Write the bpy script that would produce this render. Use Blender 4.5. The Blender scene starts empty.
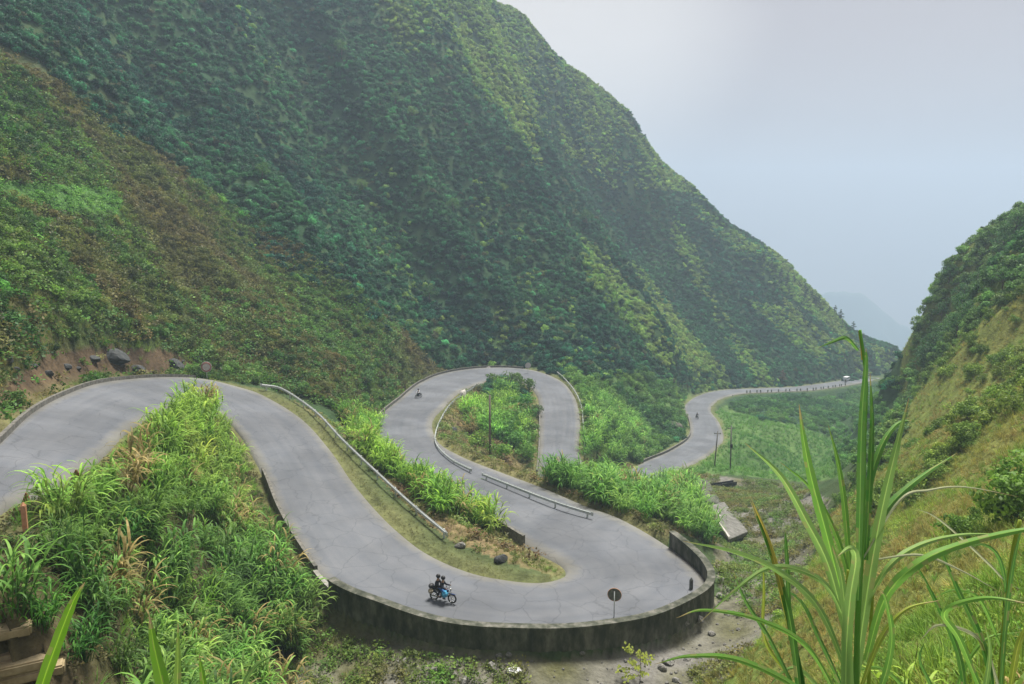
import bpy, bmesh, math, random
import numpy as np
from mathutils import Vector, Matrix, Euler
R = math.radians
SC = bpy.context.scene
COL = SC.collection
random.seed(5); rng = np.random.default_rng(11)

# ------------------------------------------------------------------ camera, sky, sun
F = 740.0; YH = 235.0; S = 1.15
PIT = math.atan((342 - YH) / F)
cd = bpy.data.cameras.new('camera'); cam = bpy.data.objects.new('camera', cd); COL.objects.link(cam)
cd.sensor_width = 36; cd.lens = F / 1024 * 36; cd.clip_end = 9000; cd.clip_start = 0.05
cam.location = (0, 0, 0); cam.rotation_euler = (R(90) - PIT, 0, 0); SC.camera = cam
W = bpy.data.worlds.new('World'); SC.world = W; W.use_nodes = True
SUN_EL, SUN_AZ = 68, 28          # azimuth measured clockwise from +y (view direction)
nt = W.node_tree; nt.nodes.clear()
def N(t, ty, **k):
    n = t.nodes.new(ty)
    for a, b in k.items():
        if a.startswith('i_'): n.inputs[int(a[2:])].default_value = b
        else: setattr(n, a, b)
    return n
sky = N(nt, 'ShaderNodeTexSky', sky_type='NISHITA', sun_disc=False)
sky.sun_elevation = R(SUN_EL); sky.sun_rotation = R(SUN_AZ); sky.dust_density = 4; sky.air_density = 1.2
tc = N(nt, 'ShaderNodeTexCoord'); mp = N(nt, 'ShaderNodeMapping'); mp.inputs['Scale'].default_value = (1, 1, 2.6)
no = N(nt, 'ShaderNodeTexNoise'); no.inputs['Scale'].default_value = 1.7; no.inputs['Detail'].default_value = 5; no.inputs['Roughness'].default_value = .45
cr = N(nt, 'ShaderNodeValToRGB'); cr.color_ramp.elements[0].position = .40; cr.color_ramp.elements[1].position = .62
cr.color_ramp.elements[0].color = (5.1, 4.3, 4.4, 1); cr.color_ramp.elements[1].color = (6.3, 5.45, 5.45, 1)
# bright thin place in the cloud round the sun direction
dv = N(nt, 'ShaderNodeVectorMath', operation='DOT_PRODUCT')
_b = Vector((0.04, 1, .31)).normalized(); dv.inputs[1].default_value = _b
nrm = N(nt, 'ShaderNodeVectorMath', operation='NORMALIZE')
mr = N(nt, 'ShaderNodeMapRange'); mr.interpolation_type = 'SMOOTHSTEP'
for k, v in zip((1, 2, 3, 4), (.955, .999, 0, 1)): mr.inputs[k].default_value = v
addn = N(nt, 'ShaderNodeMix', data_type='RGBA', blend_type='ADD')
mx = N(nt, 'ShaderNodeMix', data_type='RGBA'); mx.inputs[0].default_value = .95
bg = N(nt, 'ShaderNodeBackground'); bg.inputs[1].default_value = .036
out = N(nt, 'ShaderNodeOutputWorld'); L = nt.links.new
L(tc.outputs['Generated'], mp.inputs[0]); L(mp.outputs[0], no.inputs[0]); L(no.outputs[0], cr.inputs[0])
L(tc.outputs['Generated'], nrm.inputs[0]); L(nrm.outputs[0], dv.inputs[0]); L(dv.outputs['Value'], mr.inputs[0])
L(mr.outputs[0], addn.inputs[0]); L(cr.outputs[0], addn.inputs[6]); addn.inputs[7].default_value = (4.2, 4.3, 3.8, 1)
L(sky.outputs[0], mx.inputs[6]); L(addn.outputs[2], mx.inputs[7]); L(mx.outputs[2], bg.inputs[0]); L(bg.outputs[0], out.inputs[0])
ld = bpy.data.lights.new('sun', 'SUN'); ld.energy = 3.8; ld.angle = R(16); ld.color = (1, .95, .86)
so = bpy.data.objects.new('sun', ld); COL.objects.link(so)
so.rotation_euler = (R(90 - SUN_EL), 0, R(180 - SUN_AZ)); so.location = (0, 0, 300)
SC.view_settings.view_transform = 'Standard'; SC.view_settings.look = 'None'
SC.view_settings.exposure = 1.22; SC.view_settings.gamma = 1
SC.render.resolution_x = 1024; SC.render.resolution_y = 684
SC.cycles.volume_bounces = 1; SC.cycles.max_bounces = 5; SC.cycles.diffuse_bounces = 2; SC.cycles.transparent_max_bounces = 4
SC.cycles.transmission_bounces = 2; SC.cycles.volume_step_rate = 5

# ------------------------------------------------------------------ geometry of the view (metres)
FY, FZ = math.cos(PIT), -math.sin(PIT); UY, UZ = math.sin(PIT), math.cos(PIT)
def ray(px, py):
    x = (px - 512) / F; v = -(py - 342) / F
    return np.array([x, FY + v * UY, FZ + v * UZ])
def atz(px, py, z):                 # surveyed point by height (unscaled) -> metres
    r = ray(px, py); return r * (z * S / r[2])
def atd(px, py, d):                 # surveyed point by forward distance
    r = ray(px, py); return r * (d * S / r[1])
def proj(p):
    p = np.atleast_2d(p); zc = p[:, 1] * FY + p[:, 2] * FZ; yc = p[:, 1] * UY + p[:, 2] * UZ
    zc = np.where(zc < .05, np.nan, zc)
    return 512 + F * p[:, 0] / zc, 342 - F * yc / zc
def catmull(P, per):
    P = np.asarray(P, float); Q = np.vstack([2 * P[0] - P[1], P, 2 * P[-1] - P[-2]]); o = []
    for i in range(1, len(Q) - 2):
        a, b, c, d = Q[i - 1:i + 3]
        for t in np.arange(per) / per:
            o.append(.5 * (2 * b + (c - a) * t + (2 * a - 5 * b + 4 * c - d) * t * t + (3 * b - a - 3 * c + d) * t ** 3))
    o.append(Q[-2]); return np.array(o)
def resample(P, step):
    d = np.r_[0, np.cumsum(np.linalg.norm(np.diff(P, axis=0), axis=1))]
    n = max(2, int(d[-1] / step) + 1); t = np.linspace(0, d[-1], n)
    return np.stack([np.interp(t, d, P[:, k]) for k in range(P.shape[1])], 1)
PAIRS = [((-60, 500), (-70, 590), -9.0), ((0, 442), (0, 507), -9.5), ((30, 414), (50, 486), -10.0), ((60, 397), (98, 456), -10.6), ((95, 384), (125, 430), -11.3), ((130, 379), (152, 414), -12.3), ((170, 377), (178, 405), -13.4),
 ((205, 379), (200, 403), -14.6), ((235, 386), (215, 410), -15.7), ((262, 395), (235, 425), -16.6), ((300, 418), (250, 446), -17.48), ((328, 448), (266, 476), -18.14), ((350, 480), (280, 510), -18.71), ((375, 510), (300, 545), -19.14), ((402, 536), (334, 590), -19.51),
 ((430, 556), (388, 614), -19.77), ((470, 573), (440, 631), -19.99), ((510, 581), (505, 638), -20.18), ((540, 583), (580, 637), -20.37), ((560, 579), (650, 625), -20.55), ((569, 572), (702, 598), -20.75), ((566, 564), (701, 575), -20.94), ((553, 556), (668, 547), -21.14),
 ((535, 547), (622, 520), -21.36), ((510, 532), (585, 506), -21.59), ((480, 512), (540, 487), -21.94), ((440, 496), (505, 474), -22.27), ((402, 474), (460, 456), -22.74), ((376, 444), (436, 440), -23.32), ((380, 417), (431, 420), -24.0), ((400, 399), (444, 405), -24.61), ((420, 383), (458, 392), -25.29), ((445, 373), (475, 385), -25.85),
 ((480, 368), (492, 380), -26.36), ((515, 368), (512, 379), -26.72), ((540, 372), (527, 384), -27.04), ((562, 382), (536, 392), -27.48), ((574, 397), (540, 402), -28.02), ((579, 420), (541, 425), -28.84), ((578, 450), (540, 458), -29.75)]
EA = [atz(*a, z) for a, b, z in PAIRS]; EB = [atz(*b, z) for a, b, z in PAIRS]
LOW = [(564, 482, -30.6), (570, 500, -31.5), (590, 507, -32.3), (615, 497, -33.5), (635, 483, -35.4), (663, 465, -37.5), (688, 453, -39.5), (706, 438, -41.5), (704, 421, -43), (697, 408, -44.5), (708, 397.5, -45.5), (730, 391.8, -47), (765, 390, -48.5), (800, 388.5, -50.5), (825, 385.5, -52.3), (850, 381.5, -54), (905, 371, -58.5), (960, 363, -63), (1050, 356, -69)]
lc = np.array([atz(*p) for p in LOW])
tg = np.gradient(lc, axis=0); tg[:, 2] = 0; tg /= np.linalg.norm(tg, axis=1)[:, None]
nr = np.stack([-tg[:, 1], tg[:, 0], 0 * tg[:, 0]], 1)          # left of travel
# (a = left of travel on this road: the uphill/mountain side changes at the hairpins)
cA = EA[-1]; cB = EB[-1]
for c, n_ in zip(lc, nr):
    EA.append(c + n_ * 3.7); EB.append(c - n_ * 3.7)
EA = np.array(EA); EB = np.array(EB)
ra = catmull(EA, 10); rb = catmull(EB, 10)
rc = (ra + rb) / 2; rh = np.linalg.norm((ra - rb)[:, :2], axis=1) / 2
NS = len(rc); IDX = np.arange(NS) / 10.0

def vnoise(x, y, s, seed=0):
    x = x / s + seed * 17.31; y = y / s - seed * 9.77
    i = np.floor(x).astype(np.int64); j = np.floor(y).astype(np.int64); u = x - i; v = y - j
    def h(a, b):
        q = (a * 374761393 + b * 668265263 + seed * 974711) & 0xffffffff
        q = ((q ^ (q >> 13)) * 1274126177) & 0xffffffff
        return ((q ^ (q >> 16)) & 0xffff) / 65535.0
    u = u * u * (3 - 2 * u); v = v * v * (3 - 2 * v)
    return (h(i, j) * (1 - u) + h(i + 1, j) * u) * (1 - v) + (h(i, j + 1) * (1 - u) + h(i + 1, j + 1) * u) * v * 1.0

# ------------------------------------------------------------------ land form
CT = []
for p in [(0, 0, -1.7), (-3, -3, -1.6), (4, -2, -1.2), (0, -20, 3), (20, -20, 8), (-20, -20, -2), (0, 2, -2.7), (2.5, 2.5, -2.5), (-2.5, 2, -2.7), (0, 6, -6), (0, 15, -12.5), (-8, 8, -8), (-14, 15, -12), (3, 8, -6.5), (6, 15, -11.5),
          (-30, 0, -5), (-60, 20, 0), (30, 0, 3), (60, 20, 12), (-100, 0, 20), (100, 0, 30), (-150, 60, 60), (-120, 100, 60), (150, 120, 25), (200, 200, -20), (-200, 300, 130), (-80, 300, 150), (300, 300, -40), (700, 700, -60), (-700, 700, 60), (0, 900, -40), (400, 800, -80), (-500, 0, 60), (500, 0, 40), (0, -300, 20), (800, 300, -40)]:
    CT.append(np.array(p) * S)
for a in """0 540 24.3;0 600 22.6;0 684 20.5;100 600 28.5;100 684 25.5;200 684 30;200 600 36;100 520 32.5;150 480 39;200 500 45.5;200 440 54;240 500 48.5;255 560 42.5;300 620 37.5;300 684 34;250 640 33
690 535 64;300 684 34
760 600 54;740 540 74;760 500 94;740 482 108;800 500 92;700 515 78;690 492 94;820 520 72;780 560 62;720 684 30;780 640 31;800 600 38;840 560 42;850 500 56;888 450 76;918 420 96;930 390 110;930 355 120;931 320 121;952 263 122;996 233 118;1050 218 110;1110 180 105
1024 250 95;1000 300 84;960 330 95;940 400 78;1000 400 50;1000 480 30;920 480 48;950 560 25;1024 560 16;900 620 20;850 684 14;950 684 9;1024 684 7.5;1200 500 12;1300 400 25;1300 250 60;1200 200 90;960 300 170;1020 260 170;1100 230 160
870 440 168;840 470 140;890 420 200;905 400 240;730 470 116;800 475 130;760 440 145;790 430 165;830 450 155;800 410 212;850 402 245;760 405 198;740 415 180;780 395 225;900 385 280
200 370 77;200 340 83;130 365 66;60 380 51;0 405 35;30 395 41;0 350 42;0 250 60;0 150 80;0 0 110;100 250 80;100 100 115;200 250 110;200 150 140;200 0 180;300 330 105;300 250 135;350 370 100;400 340 125;430 362 136;100 320 62;200 300 93
300 200 160;300 100 185;300 0 210;400 250 165;400 150 185;400 0 225;480 345 152;480 250 178;480 150 203;480 60 245;555 352 156;560 280 180;555 205 222;600 330 172;600 265 204;640 345 186;636 305 196;680 372 200;676 348 200;520 150 212;604 190 292;552 100 290;522 28 312;622 112 328;668 168 328;625 240 290;660 300 270
700 250 300;705 310 270;700 202 325;760 330 272;767 262 320;800 350 272;812 301 314;850 330 312;850 362 284;870 352 310;910 352 330;480 130 400;600 230 400;700 290 400;790 335 400;850 362 420;910 366 450;870 322 500;900 333 510;940 345 540;800 345 480
-200 0 100;-200 300 38;-400 200 40;250 -200 300;415 -70 310;400 60 400;100 -200 200;-100 -100 130
600 400 133;620 430 125;640 445 133;602 440 112;665 440 150;670 400 172;640 400 158;690 382 205;560 500 66;620 492 75;680 522 76;600 485 95;640 485 114;700 500 86;600 375 152;650 378 175""".replace('\n', ';').split(';'):
    x, y, d = map(float, a.split()); CT.append(atd(x, y, d))
for x, y, z in [(330, 612, -20.3), (352, 620, -20.5), (375, 628, -20.6), (400, 637, -20.75), (440, 646, -20.85), (480, 652, -20.95), (520, 655, -21.05), (560, 656, -21.15), (600, 654, -21.25), (640, 648, -21.4), (670, 638, -21.6), (694, 624, -21.8), (714, 604, -22.1), (724, 580, -22.5), (722, 560, -22.8),
                (360, 684, -21), (430, 684, -21.2), (500, 684, -21.3), (560, 684, -21.4), (620, 684, -21.6), (690, 684, -21.9), (710, 650, -22.1), (740, 610, -22.8), (400, 760, -22), (550, 760, -22.2), (680, 760, -22.4)]:
    CT.append(atz(x, y, z))
CT = np.array(CT)
rs = rc[::12]                                   # the road lies on the land
CP = np.vstack([CT, rs]); 
dmin = (np.linalg.norm(CT[:, None, :2] - rc[None, ::2, :2], axis=2) - rh[None, ::2]).min(1)
keep = np.r_[(dmin > .3), np.ones(len(rs), bool)]
CP = CP[keep]
def mq(d2): return -np.sqrt(d2 + 30.0)
D2 = ((CP[:, None, :2] - CP[None, :, :2]) ** 2).sum(2)
nC = len(CP); M_ = np.zeros((nC + 1, nC + 1)); M_[:nC, :nC] = mq(D2) + np.eye(nC) * .25; M_[:nC, nC] = 1; M_[nC, :nC] = 1
SOL = np.linalg.solve(M_, np.r_[CP[:, 2], 0])
def natural(x, y):
    o = np.empty_like(x)
    for a in range(0, len(x), 20000):
        xs = x[a:a + 20000, None]; ys = y[a:a + 20000, None]
        o[a:a + 20000] = mq((xs - CP[None, :, 0]) ** 2 + (ys - CP[None, :, 1]) ** 2) @ SOL[:nC] + SOL[nC]
    return o
PAR0, PAR1 = 14.1, 22.6                          # stretch with the drop outside the parapet
rcs = rc[::2]; rhs = rh[::2]; ids = IDX[::2]; tgr = np.gradient(rcs[:, :2], axis=0)
RSP = np.concatenate([ra * (1 - t) + rb * t for t in np.linspace(0, 1, 13)]).astype(np.float32)
def roadinfo(x, y):
    """distance outside the road edge, road height, side (+ = EA side), index"""
    e = np.full(len(x), 99.0); zr = np.zeros(len(x)); sd = np.zeros(len(x)); ii = np.zeros(len(x))
    m = np.where((x > -110) & (x < 300) & (y > 20) & (y < 470))[0]
    for a in range(0, len(m), 8000):
        k = m[a:a + 8000]
        d = np.sqrt((x[k, None] - rcs[None, :, 0]) ** 2 + (y[k, None] - rcs[None, :, 1]) ** 2) - rhs[None]
        j = d.argmin(1); e[k] = d[np.arange(len(k)), j]; zr[k] = rcs[j, 2]; ii[k] = ids[j]
        sd[k] = tgr[j, 0] * (y[k] - rcs[j, 1]) - tgr[j, 1] * (x[k] - rcs[j, 0])
    m = np.where(e < 7)[0]                          # near the road: measure from its real surface
    for a in range(0, len(m), 3000):
        k = m[a:a + 3000]
        d = (x[k, None] - RSP[None, :, 0]) ** 2 + (y[k, None] - RSP[None, :, 1]) ** 2
        j = d.argmin(1); e[k] = np.sqrt(d[np.arange(len(k)), j]) - .42; zr[k] = RSP[j, 2]
    return e, zr, sd, ii
SGN = np.sign((np.gradient(rc[:, 0])[200] * (ra[200, 1] - rc[200, 1]) - np.gradient(rc[:, 1])[200] * (ra[200, 0] - rc[200, 0])))
def height(x, y):
    x = np.asarray(x, float).ravel(); y = np.asarray(y, float).ravel()
    z = natural(x, y); dist = np.hypot(x, y)
    e, zr, sd, ii = roadinfo(x, y); sd = sd * SGN      # >0 : EA side
    free = np.clip((e - 2) / 8, 0, 1)
    far = np.clip((dist - 70) / 120, 0, 1)
    big = (vnoise(x, y, 34, 1) - .5) * 9 + (vnoise(x, y, 15, 2) - .5) * 5 + (vnoise(x, y, 7, 3) - .5) * 2.6
    uu = x * .68 + y * .73; vv = x * .73 - y * .68
    rib = 1 - np.abs(2 * vnoise(uu * 1.0, vv * .22, 26, 11) - 1); rib2 = 1 - np.abs(2 * vnoise(uu, vv * .3, 11, 12) - 1)
    big = big * .7 + (rib - .5) * 11 + (rib2 - .5) * 4.5
    hillm = far * np.clip((z + 46) / 25, 0, 1)
    z = z + big * hillm * free
    z = z + ((vnoise(x, y, 5, 4) - .5) * 1.0 + (vnoise(x, y, 1.8, 5) - .5) * .35) * free * np.clip(dist / 14, 0, 1)
    z = z - np.clip((dist - 480) / 2500, 0, 1.3) * 330
    par = (ii > PAR0) & (ii < PAR1) & (sd < 0)
    shoulder = np.where(par, -.05, 1.1); bl = np.where(par, .36, 4.5)
    w = np.clip((e - shoulder) / bl, 0, 1); w = w * w * (3 - 2 * w)
    bump = (vnoise(x, y, 1.2, 6) - .5) * .12
    base = zr - .10 + np.clip(e, 0, .8) * .06 + bump * np.clip(e, 0, 1)
    base = np.where(e < .5, zr - .3, base)
    return base * (1 - w) + z * w

# polar survey grid round the viewpoint
NA, NR = 760, 640
az = np.radians(np.linspace(-62, 62, NA)); rad = np.concatenate([np.geomspace(.9, 34, 150)[:-1], np.geomspace(34, 620, NR - 190 + 1)[:-1], np.geomspace(620, 2100, 40)])
NR = len(rad)
AZ, RD = np.meshgrid(az, rad); GX = RD * np.sin(AZ); GY = RD * np.cos(AZ)
GZ = height(GX, GY).reshape(NR, NA)
def hz(x, y):
    x = np.asarray(x, float); y = np.asarray(y, float)
    a = np.clip((np.arctan2(x, y) - az[0]) / (az[1] - az[0]), 0, NA - 1.001); r = np.interp(np.hypot(x, y), rad, np.arange(NR))
    r = np.clip(r, 0, NR - 1.001); i = r.astype(int); j = a.astype(int); u = r - i; v = a - j
    return (GZ[i, j] * (1 - v) + GZ[i, j + 1] * v) * (1 - u) + (GZ[i + 1, j] * (1 - v) + GZ[i + 1, j + 1] * v) * u
def ground_at(px, py, dmin=1.5):                  # where the land is met along a line of sight
    r = ray(px, py); t = np.concatenate([np.arange(dmin, 60, .05), np.arange(60, 700, .3)]); p = r[None] * t[:, None]
    h = hz(p[:, 0], p[:, 1]); k = np.where(p[:, 2] < h)[0]
    k = k[0] if len(k) else len(t) - 1
    return np.array([p[k, 0], p[k, 1], h[k]])
EL = GZ / RD
run = np.maximum.accumulate(EL, axis=0)
VIS = ((GZ + 3.5) / RD >= np.vstack([np.full((1, NA), -9.), run[:-1]])) 
VIS = VIS | np.roll(VIS, 3, 1) | np.roll(VIS, -3, 1)

# ------------------------------------------------------------------ object helpers
def tag(o, label=None, cat=None, group=None, kind=None):
    if label: o['label'] = label
    if cat: o['category'] = cat
    if group: o['group'] = group
    if kind: o['kind'] = kind
    return o
def empty(name, loc, rz=0, label=None, cat=None, group=None):
    o = bpy.data.objects.new(name, None); COL.objects.link(o); o.location = loc; o.rotation_euler = (0, 0, rz)
    o.empty_display_size = .2
    return tag(o, label, cat, group)
def mesh_obj(name, V, Fc, mat, parent=None, smooth=False, link=True):
    me = bpy.data.meshes.new(name)
    me.from_pydata([tuple(map(float, v)) for v in V], [], [tuple(int(i) for i in f) for f in Fc]); me.update()
    if smooth: me.polygons.foreach_set('use_smooth', [True] * len(me.polygons))
    if mat: me.materials.append(mat)
    o = bpy.data.objects.new(name, me)
    if link: COL.objects.link(o)
    if parent: o.parent = parent
    return o
class MB:
    def __init__(s): s.bm = bmesh.new()
    def box(s, c, d, rot=None, bevel=0):
        g = bmesh.ops.create_cube(s.bm, size=1); v = g['verts']
        m = Matrix.Translation(c) @ (rot.to_4x4() if rot else Matrix()) @ Matrix.Diagonal((*d, 1))
        bmesh.ops.transform(s.bm, matrix=m, verts=v)
        if bevel:
            es = list({e for q in v for e in q.link_edges}); bmesh.ops.bevel(s.bm, geom=es, offset=bevel, segments=2, affect='EDGES')
        return s
    def tube(s, a, b, r0, r1=None, n=10):
        a = Vector(a); b = Vector(b); r1 = r0 if r1 is None else r1; d = b - a
        g = bmesh.ops.create_cone(s.bm, cap_ends=True, segments=n, radius1=r0, radius2=r1, depth=d.length)
        m = Matrix.Translation((a + b) / 2) @ d.to_track_quat('Z', 'Y').to_matrix().to_4x4()
        bmesh.ops.transform(s.bm, matrix=m, verts=g['verts']); return s
    def path(s, pts, rr, n=6):
        pts = [Vector(p) for p in pts]; rr = rr if isinstance(rr, (list, tuple)) else [rr] * len(pts)
        rings = []
        for i, p in enumerate(pts):
            t = (pts[min(i + 1, len(pts) - 1)] - pts[max(i - 1, 0)]).normalized()
            q = t.to_track_quat('Z', 'Y').to_matrix()
            rings.append([s.bm.verts.new(p + q @ Vector((math.cos(k * 2 * math.pi / n), math.sin(k * 2 * math.pi / n), 0)) * rr[i]) for k in range(n)])
        for a, b in zip(rings, rings[1:]):
            for k in range(n): s.bm.faces.new((a[k], a[(k + 1) % n], b[(k + 1) % n], b[k]))
        s.bm.faces.new(rings[0][::-1]); s.bm.faces.new(rings[-1]); return s
    def ball(s, c, r, sub=2, rot=None):
        g = bmesh.ops.create_icosphere(s.bm, subdivisions=sub, radius=1)
        r = r if isinstance(r, tuple) else (r, r, r)
        bmesh.ops.transform(s.bm, matrix=Matrix.Translation(c) @ (rot.to_4x4() if rot else Matrix()) @ Matrix.Diagonal((*r, 1)), verts=g['verts']); return s
    def torus(s, c, Rr, r, n=28, m=8):              # wheel in the xz plane
        rg = []
        for i in range(n):
            a = 2 * math.pi * i / n
            rg.append([s.bm.verts.new((c[0] + math.cos(a) * (Rr + r * math.cos(b)), c[1] + r * math.sin(b), c[2] + math.sin(a) * (Rr + r * math.cos(b)))) for b in (2 * math.pi * k / m for k in range(m))])
        for i in range(n):
            a, b = rg[i], rg[(i + 1) % n]
            for k in range(m): s.bm.faces.new((a[k], b[k], b[(k + 1) % m], a[(k + 1) % m]))
        return s
    def build(s, name, mat, parent=None, smooth=False, link=True):
        me = bpy.data.meshes.new(name); bmesh.ops.recalc_face_normals(s.bm, faces=s.bm.faces); s.bm.to_mesh(me); s.bm.free()
        if mat: me.materials.append(mat)
        if smooth: me.polygons.foreach_set('use_smooth', [True] * len(me.polygons))
        o = bpy.data.objects.new(name, me)
        if link: COL.objects.link(o)
        if parent: o.parent = parent
        return o
def copy_tree(o, parent=None):
    c = o.copy(); COL.objects.link(c); c.parent = parent
    for ch in list(o.children): copy_tree(ch, c)
    return c

# ------------------------------------------------------------------ materials
def mat_new(name):
    m = bpy.data.materials.new(name); m.use_nodes = True; t = m.node_tree; b = t.nodes['Principled BSDF']; return m, t, b
def mat_noise(name, c1, c2, scale=6, rough=.85, bump=.3, detail=6, metal=0, c3=None, bscale=None, dist=.03, streak=None):
    m, t, b = mat_new(name); L = t.links.new
    tc = N(t, 'ShaderNodeTexCoord'); mp = N(t, 'ShaderNodeMapping'); L(tc.outputs['Object'], mp.inputs[0])
    if streak: mp.inputs['Scale'].default_value = streak
    n = N(t, 'ShaderNodeTexNoise'); n.inputs['Scale'].default_value = scale; n.inputs['Detail'].default_value = detail; n.inputs['Roughness'].default_value = .65
    L(mp.outputs[0], n.inputs[0]); r = N(t, 'ShaderNodeValToRGB'); L(n.outputs[0], r.inputs[0])
    r.color_ramp.elements[0].position = .35; r.color_ramp.elements[1].position = .65
    r.color_ramp.elements[0].color = (*c1, 1); r.color_ramp.elements[1].color = (*c2, 1)
    if c3: e = r.color_ramp.elements.new(.5); e.color = (*c3, 1)
    L(r.outputs[0], b.inputs['Base Color']); b.inputs['Roughness'].default_value = rough; b.inputs['Metallic'].default_value = metal
    b.inputs['Specular IOR Level'].default_value = .3
    if bump:
        n2 = N(t, 'ShaderNodeTexNoise'); n2.inputs['Scale'].default_value = bscale or scale * 4; n2.inputs['Detail'].default_value = 5
        L(mp.outputs[0], n2.inputs[0])
        bp = N(t, 'ShaderNodeBump'); bp.inputs['Strength'].default_value = bump; bp.inputs['Distance'].default_value = dist
        L(n2.outputs[0], bp.inputs['Height']); L(bp.outputs[0], b.inputs['Normal'])
    return m
def mat_leaf(name, inst=True, col=None, trans=.42):
    m, t, b = mat_new(name); L = t.links.new
    lv = N(t, 'ShaderNodeAttribute', attribute_name='lv'); lv.attribute_type = 'GEOMETRY'
    if inst:
        a = N(t, 'ShaderNodeAttribute', attribute_name='tint'); a.attribute_type = 'INSTANCER'; cs = a.outputs['Color']
    else:
        a = N(t, 'ShaderNodeRGB'); a.outputs[0].default_value = (*col, 1); cs = a.outputs[0]
    if not inst:
        dr = N(t, 'ShaderNodeAttribute', attribute_name='dry'); dr.attribute_type = 'GEOMETRY'; dm = N(t, 'ShaderNodeMix', data_type='RGBA'); L(dr.outputs['Fac'], dm.inputs[0]); L(cs, dm.inputs[6]); dm.inputs[7].default_value = (.40, .32, .14, 1); cs = dm.outputs[2]
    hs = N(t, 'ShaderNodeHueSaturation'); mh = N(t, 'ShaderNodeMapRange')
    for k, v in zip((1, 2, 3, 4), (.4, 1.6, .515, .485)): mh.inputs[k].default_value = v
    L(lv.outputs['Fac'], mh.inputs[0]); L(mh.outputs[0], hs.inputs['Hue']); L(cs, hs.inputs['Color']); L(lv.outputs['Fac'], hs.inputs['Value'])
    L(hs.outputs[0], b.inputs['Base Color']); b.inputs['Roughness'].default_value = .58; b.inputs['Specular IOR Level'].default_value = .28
    tr = N(t, 'ShaderNodeBsdfTranslucent'); L(hs.outputs[0], tr.inputs[0]); ms = N(t, 'ShaderNodeMixShader'); ms.inputs[0].default_value = trans
    o = t.nodes['Material Output']; L(b.outputs[0], ms.inputs[1]); L(tr.outputs[0], ms.inputs[2]); L(ms.outputs[0], o.inputs[0])
    return m
M_leaf = mat_leaf('leaf'); 
M_bark = mat_noise('bark', (.09, .07, .05), (.17, .14, .11), 9, .9, .5)
M_conc = mat_noise('mossy_concrete', (.03, .035, .025), (.17, .165, .145), 1.6, .92, .5, 9, c3=(.075, .08, .06), streak=(1, 1, .42), bscale=14)
M_conc2 = mat_noise('grey_concrete', (.09, .09, .08), (.21, .205, .19), 1.4, .92, .5, 9, bscale=8)
M_kerb = mat_noise('kerb_concrete', (.07, .07, .06), (.2, .19, .17), 3, .92, .4, 8)
M_slab = mat_noise('pale_concrete', (.16, .155, .14), (.34, .33, .3), 1.2, .9, .3, 8)
M_zinc = mat_noise('galvanised_steel', (.42, .46, .46), (.60, .63, .62), 3, .5, .05, 5, metal=.1)
M_rock = mat_noise('limestone', (.10, .10, .095), (.36, .35, .32), 2.2, .92, .8, 8, c3=(.2, .195, .18), bscale=6, dist=.08)
M_wood = mat_noise('weathered_wood', (.10, .08, .06), (.22, .19, .15), 8, .85, .3, 6, streak=(1, 1, .15))
M_black = mat_noise('black_plastic', (.012, .012, .014), (.03, .03, .033), 20, .5, 0)
M_rubber = mat_noise('rubber', (.015, .015, .015), (.035, .034, .032), 30, .85, .1)
M_chrome = mat_noise('chrome', (.45, .45, .44), (.62, .62, .6), 20, .25, 0, metal=.9)
M_rust = mat_noise('rusty_steel', (.16, .07, .03), (.32, .17, .07), 10, .85, .3)

# ------------------------------------------------------------------ plant prototypes (instanced by the undergrowth)
def blade(V, Fc, LV, p, d, ln, w, droop, seg=5, up=.8, lv=1., twist=0.):
    """arching strap leaf from p, heading d (unit xy), length ln"""
    d = np.array([d[0], d[1], 0.]); side = np.array([-d[1], d[0], 0.]); pos = np.array(p, float); ang = up
    b = len(V)
    for i in range(seg + 1):
        t = i / seg; wd = w * (1 - t) ** .7 * (.55 + .45 * min(1, t * 5)) if i < seg else w * .04
        V.append(pos - side * wd / 2); V.append(pos + side * wd / 2)
        pos = pos + (d * math.cos(ang) + np.array([0, 0, math.sin(ang)])) * ln / seg; ang -= droop / seg * (.5 + t)
    for i in range(seg): Fc.append((b + 2 * i, b + 2 * i + 1, b + 2 * i + 3, b + 2 * i + 2)); LV.append(lv)
def proto(name, V, Fc, LV, mat=None):
    o = mesh_obj(name, V, Fc, mat or M_leaf, link=False, smooth=False)
    a = o.data.attributes.new('lv', 'FLOAT', 'FACE'); a.data.foreach_set('value', np.array(LV, np.float32)); return o
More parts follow.
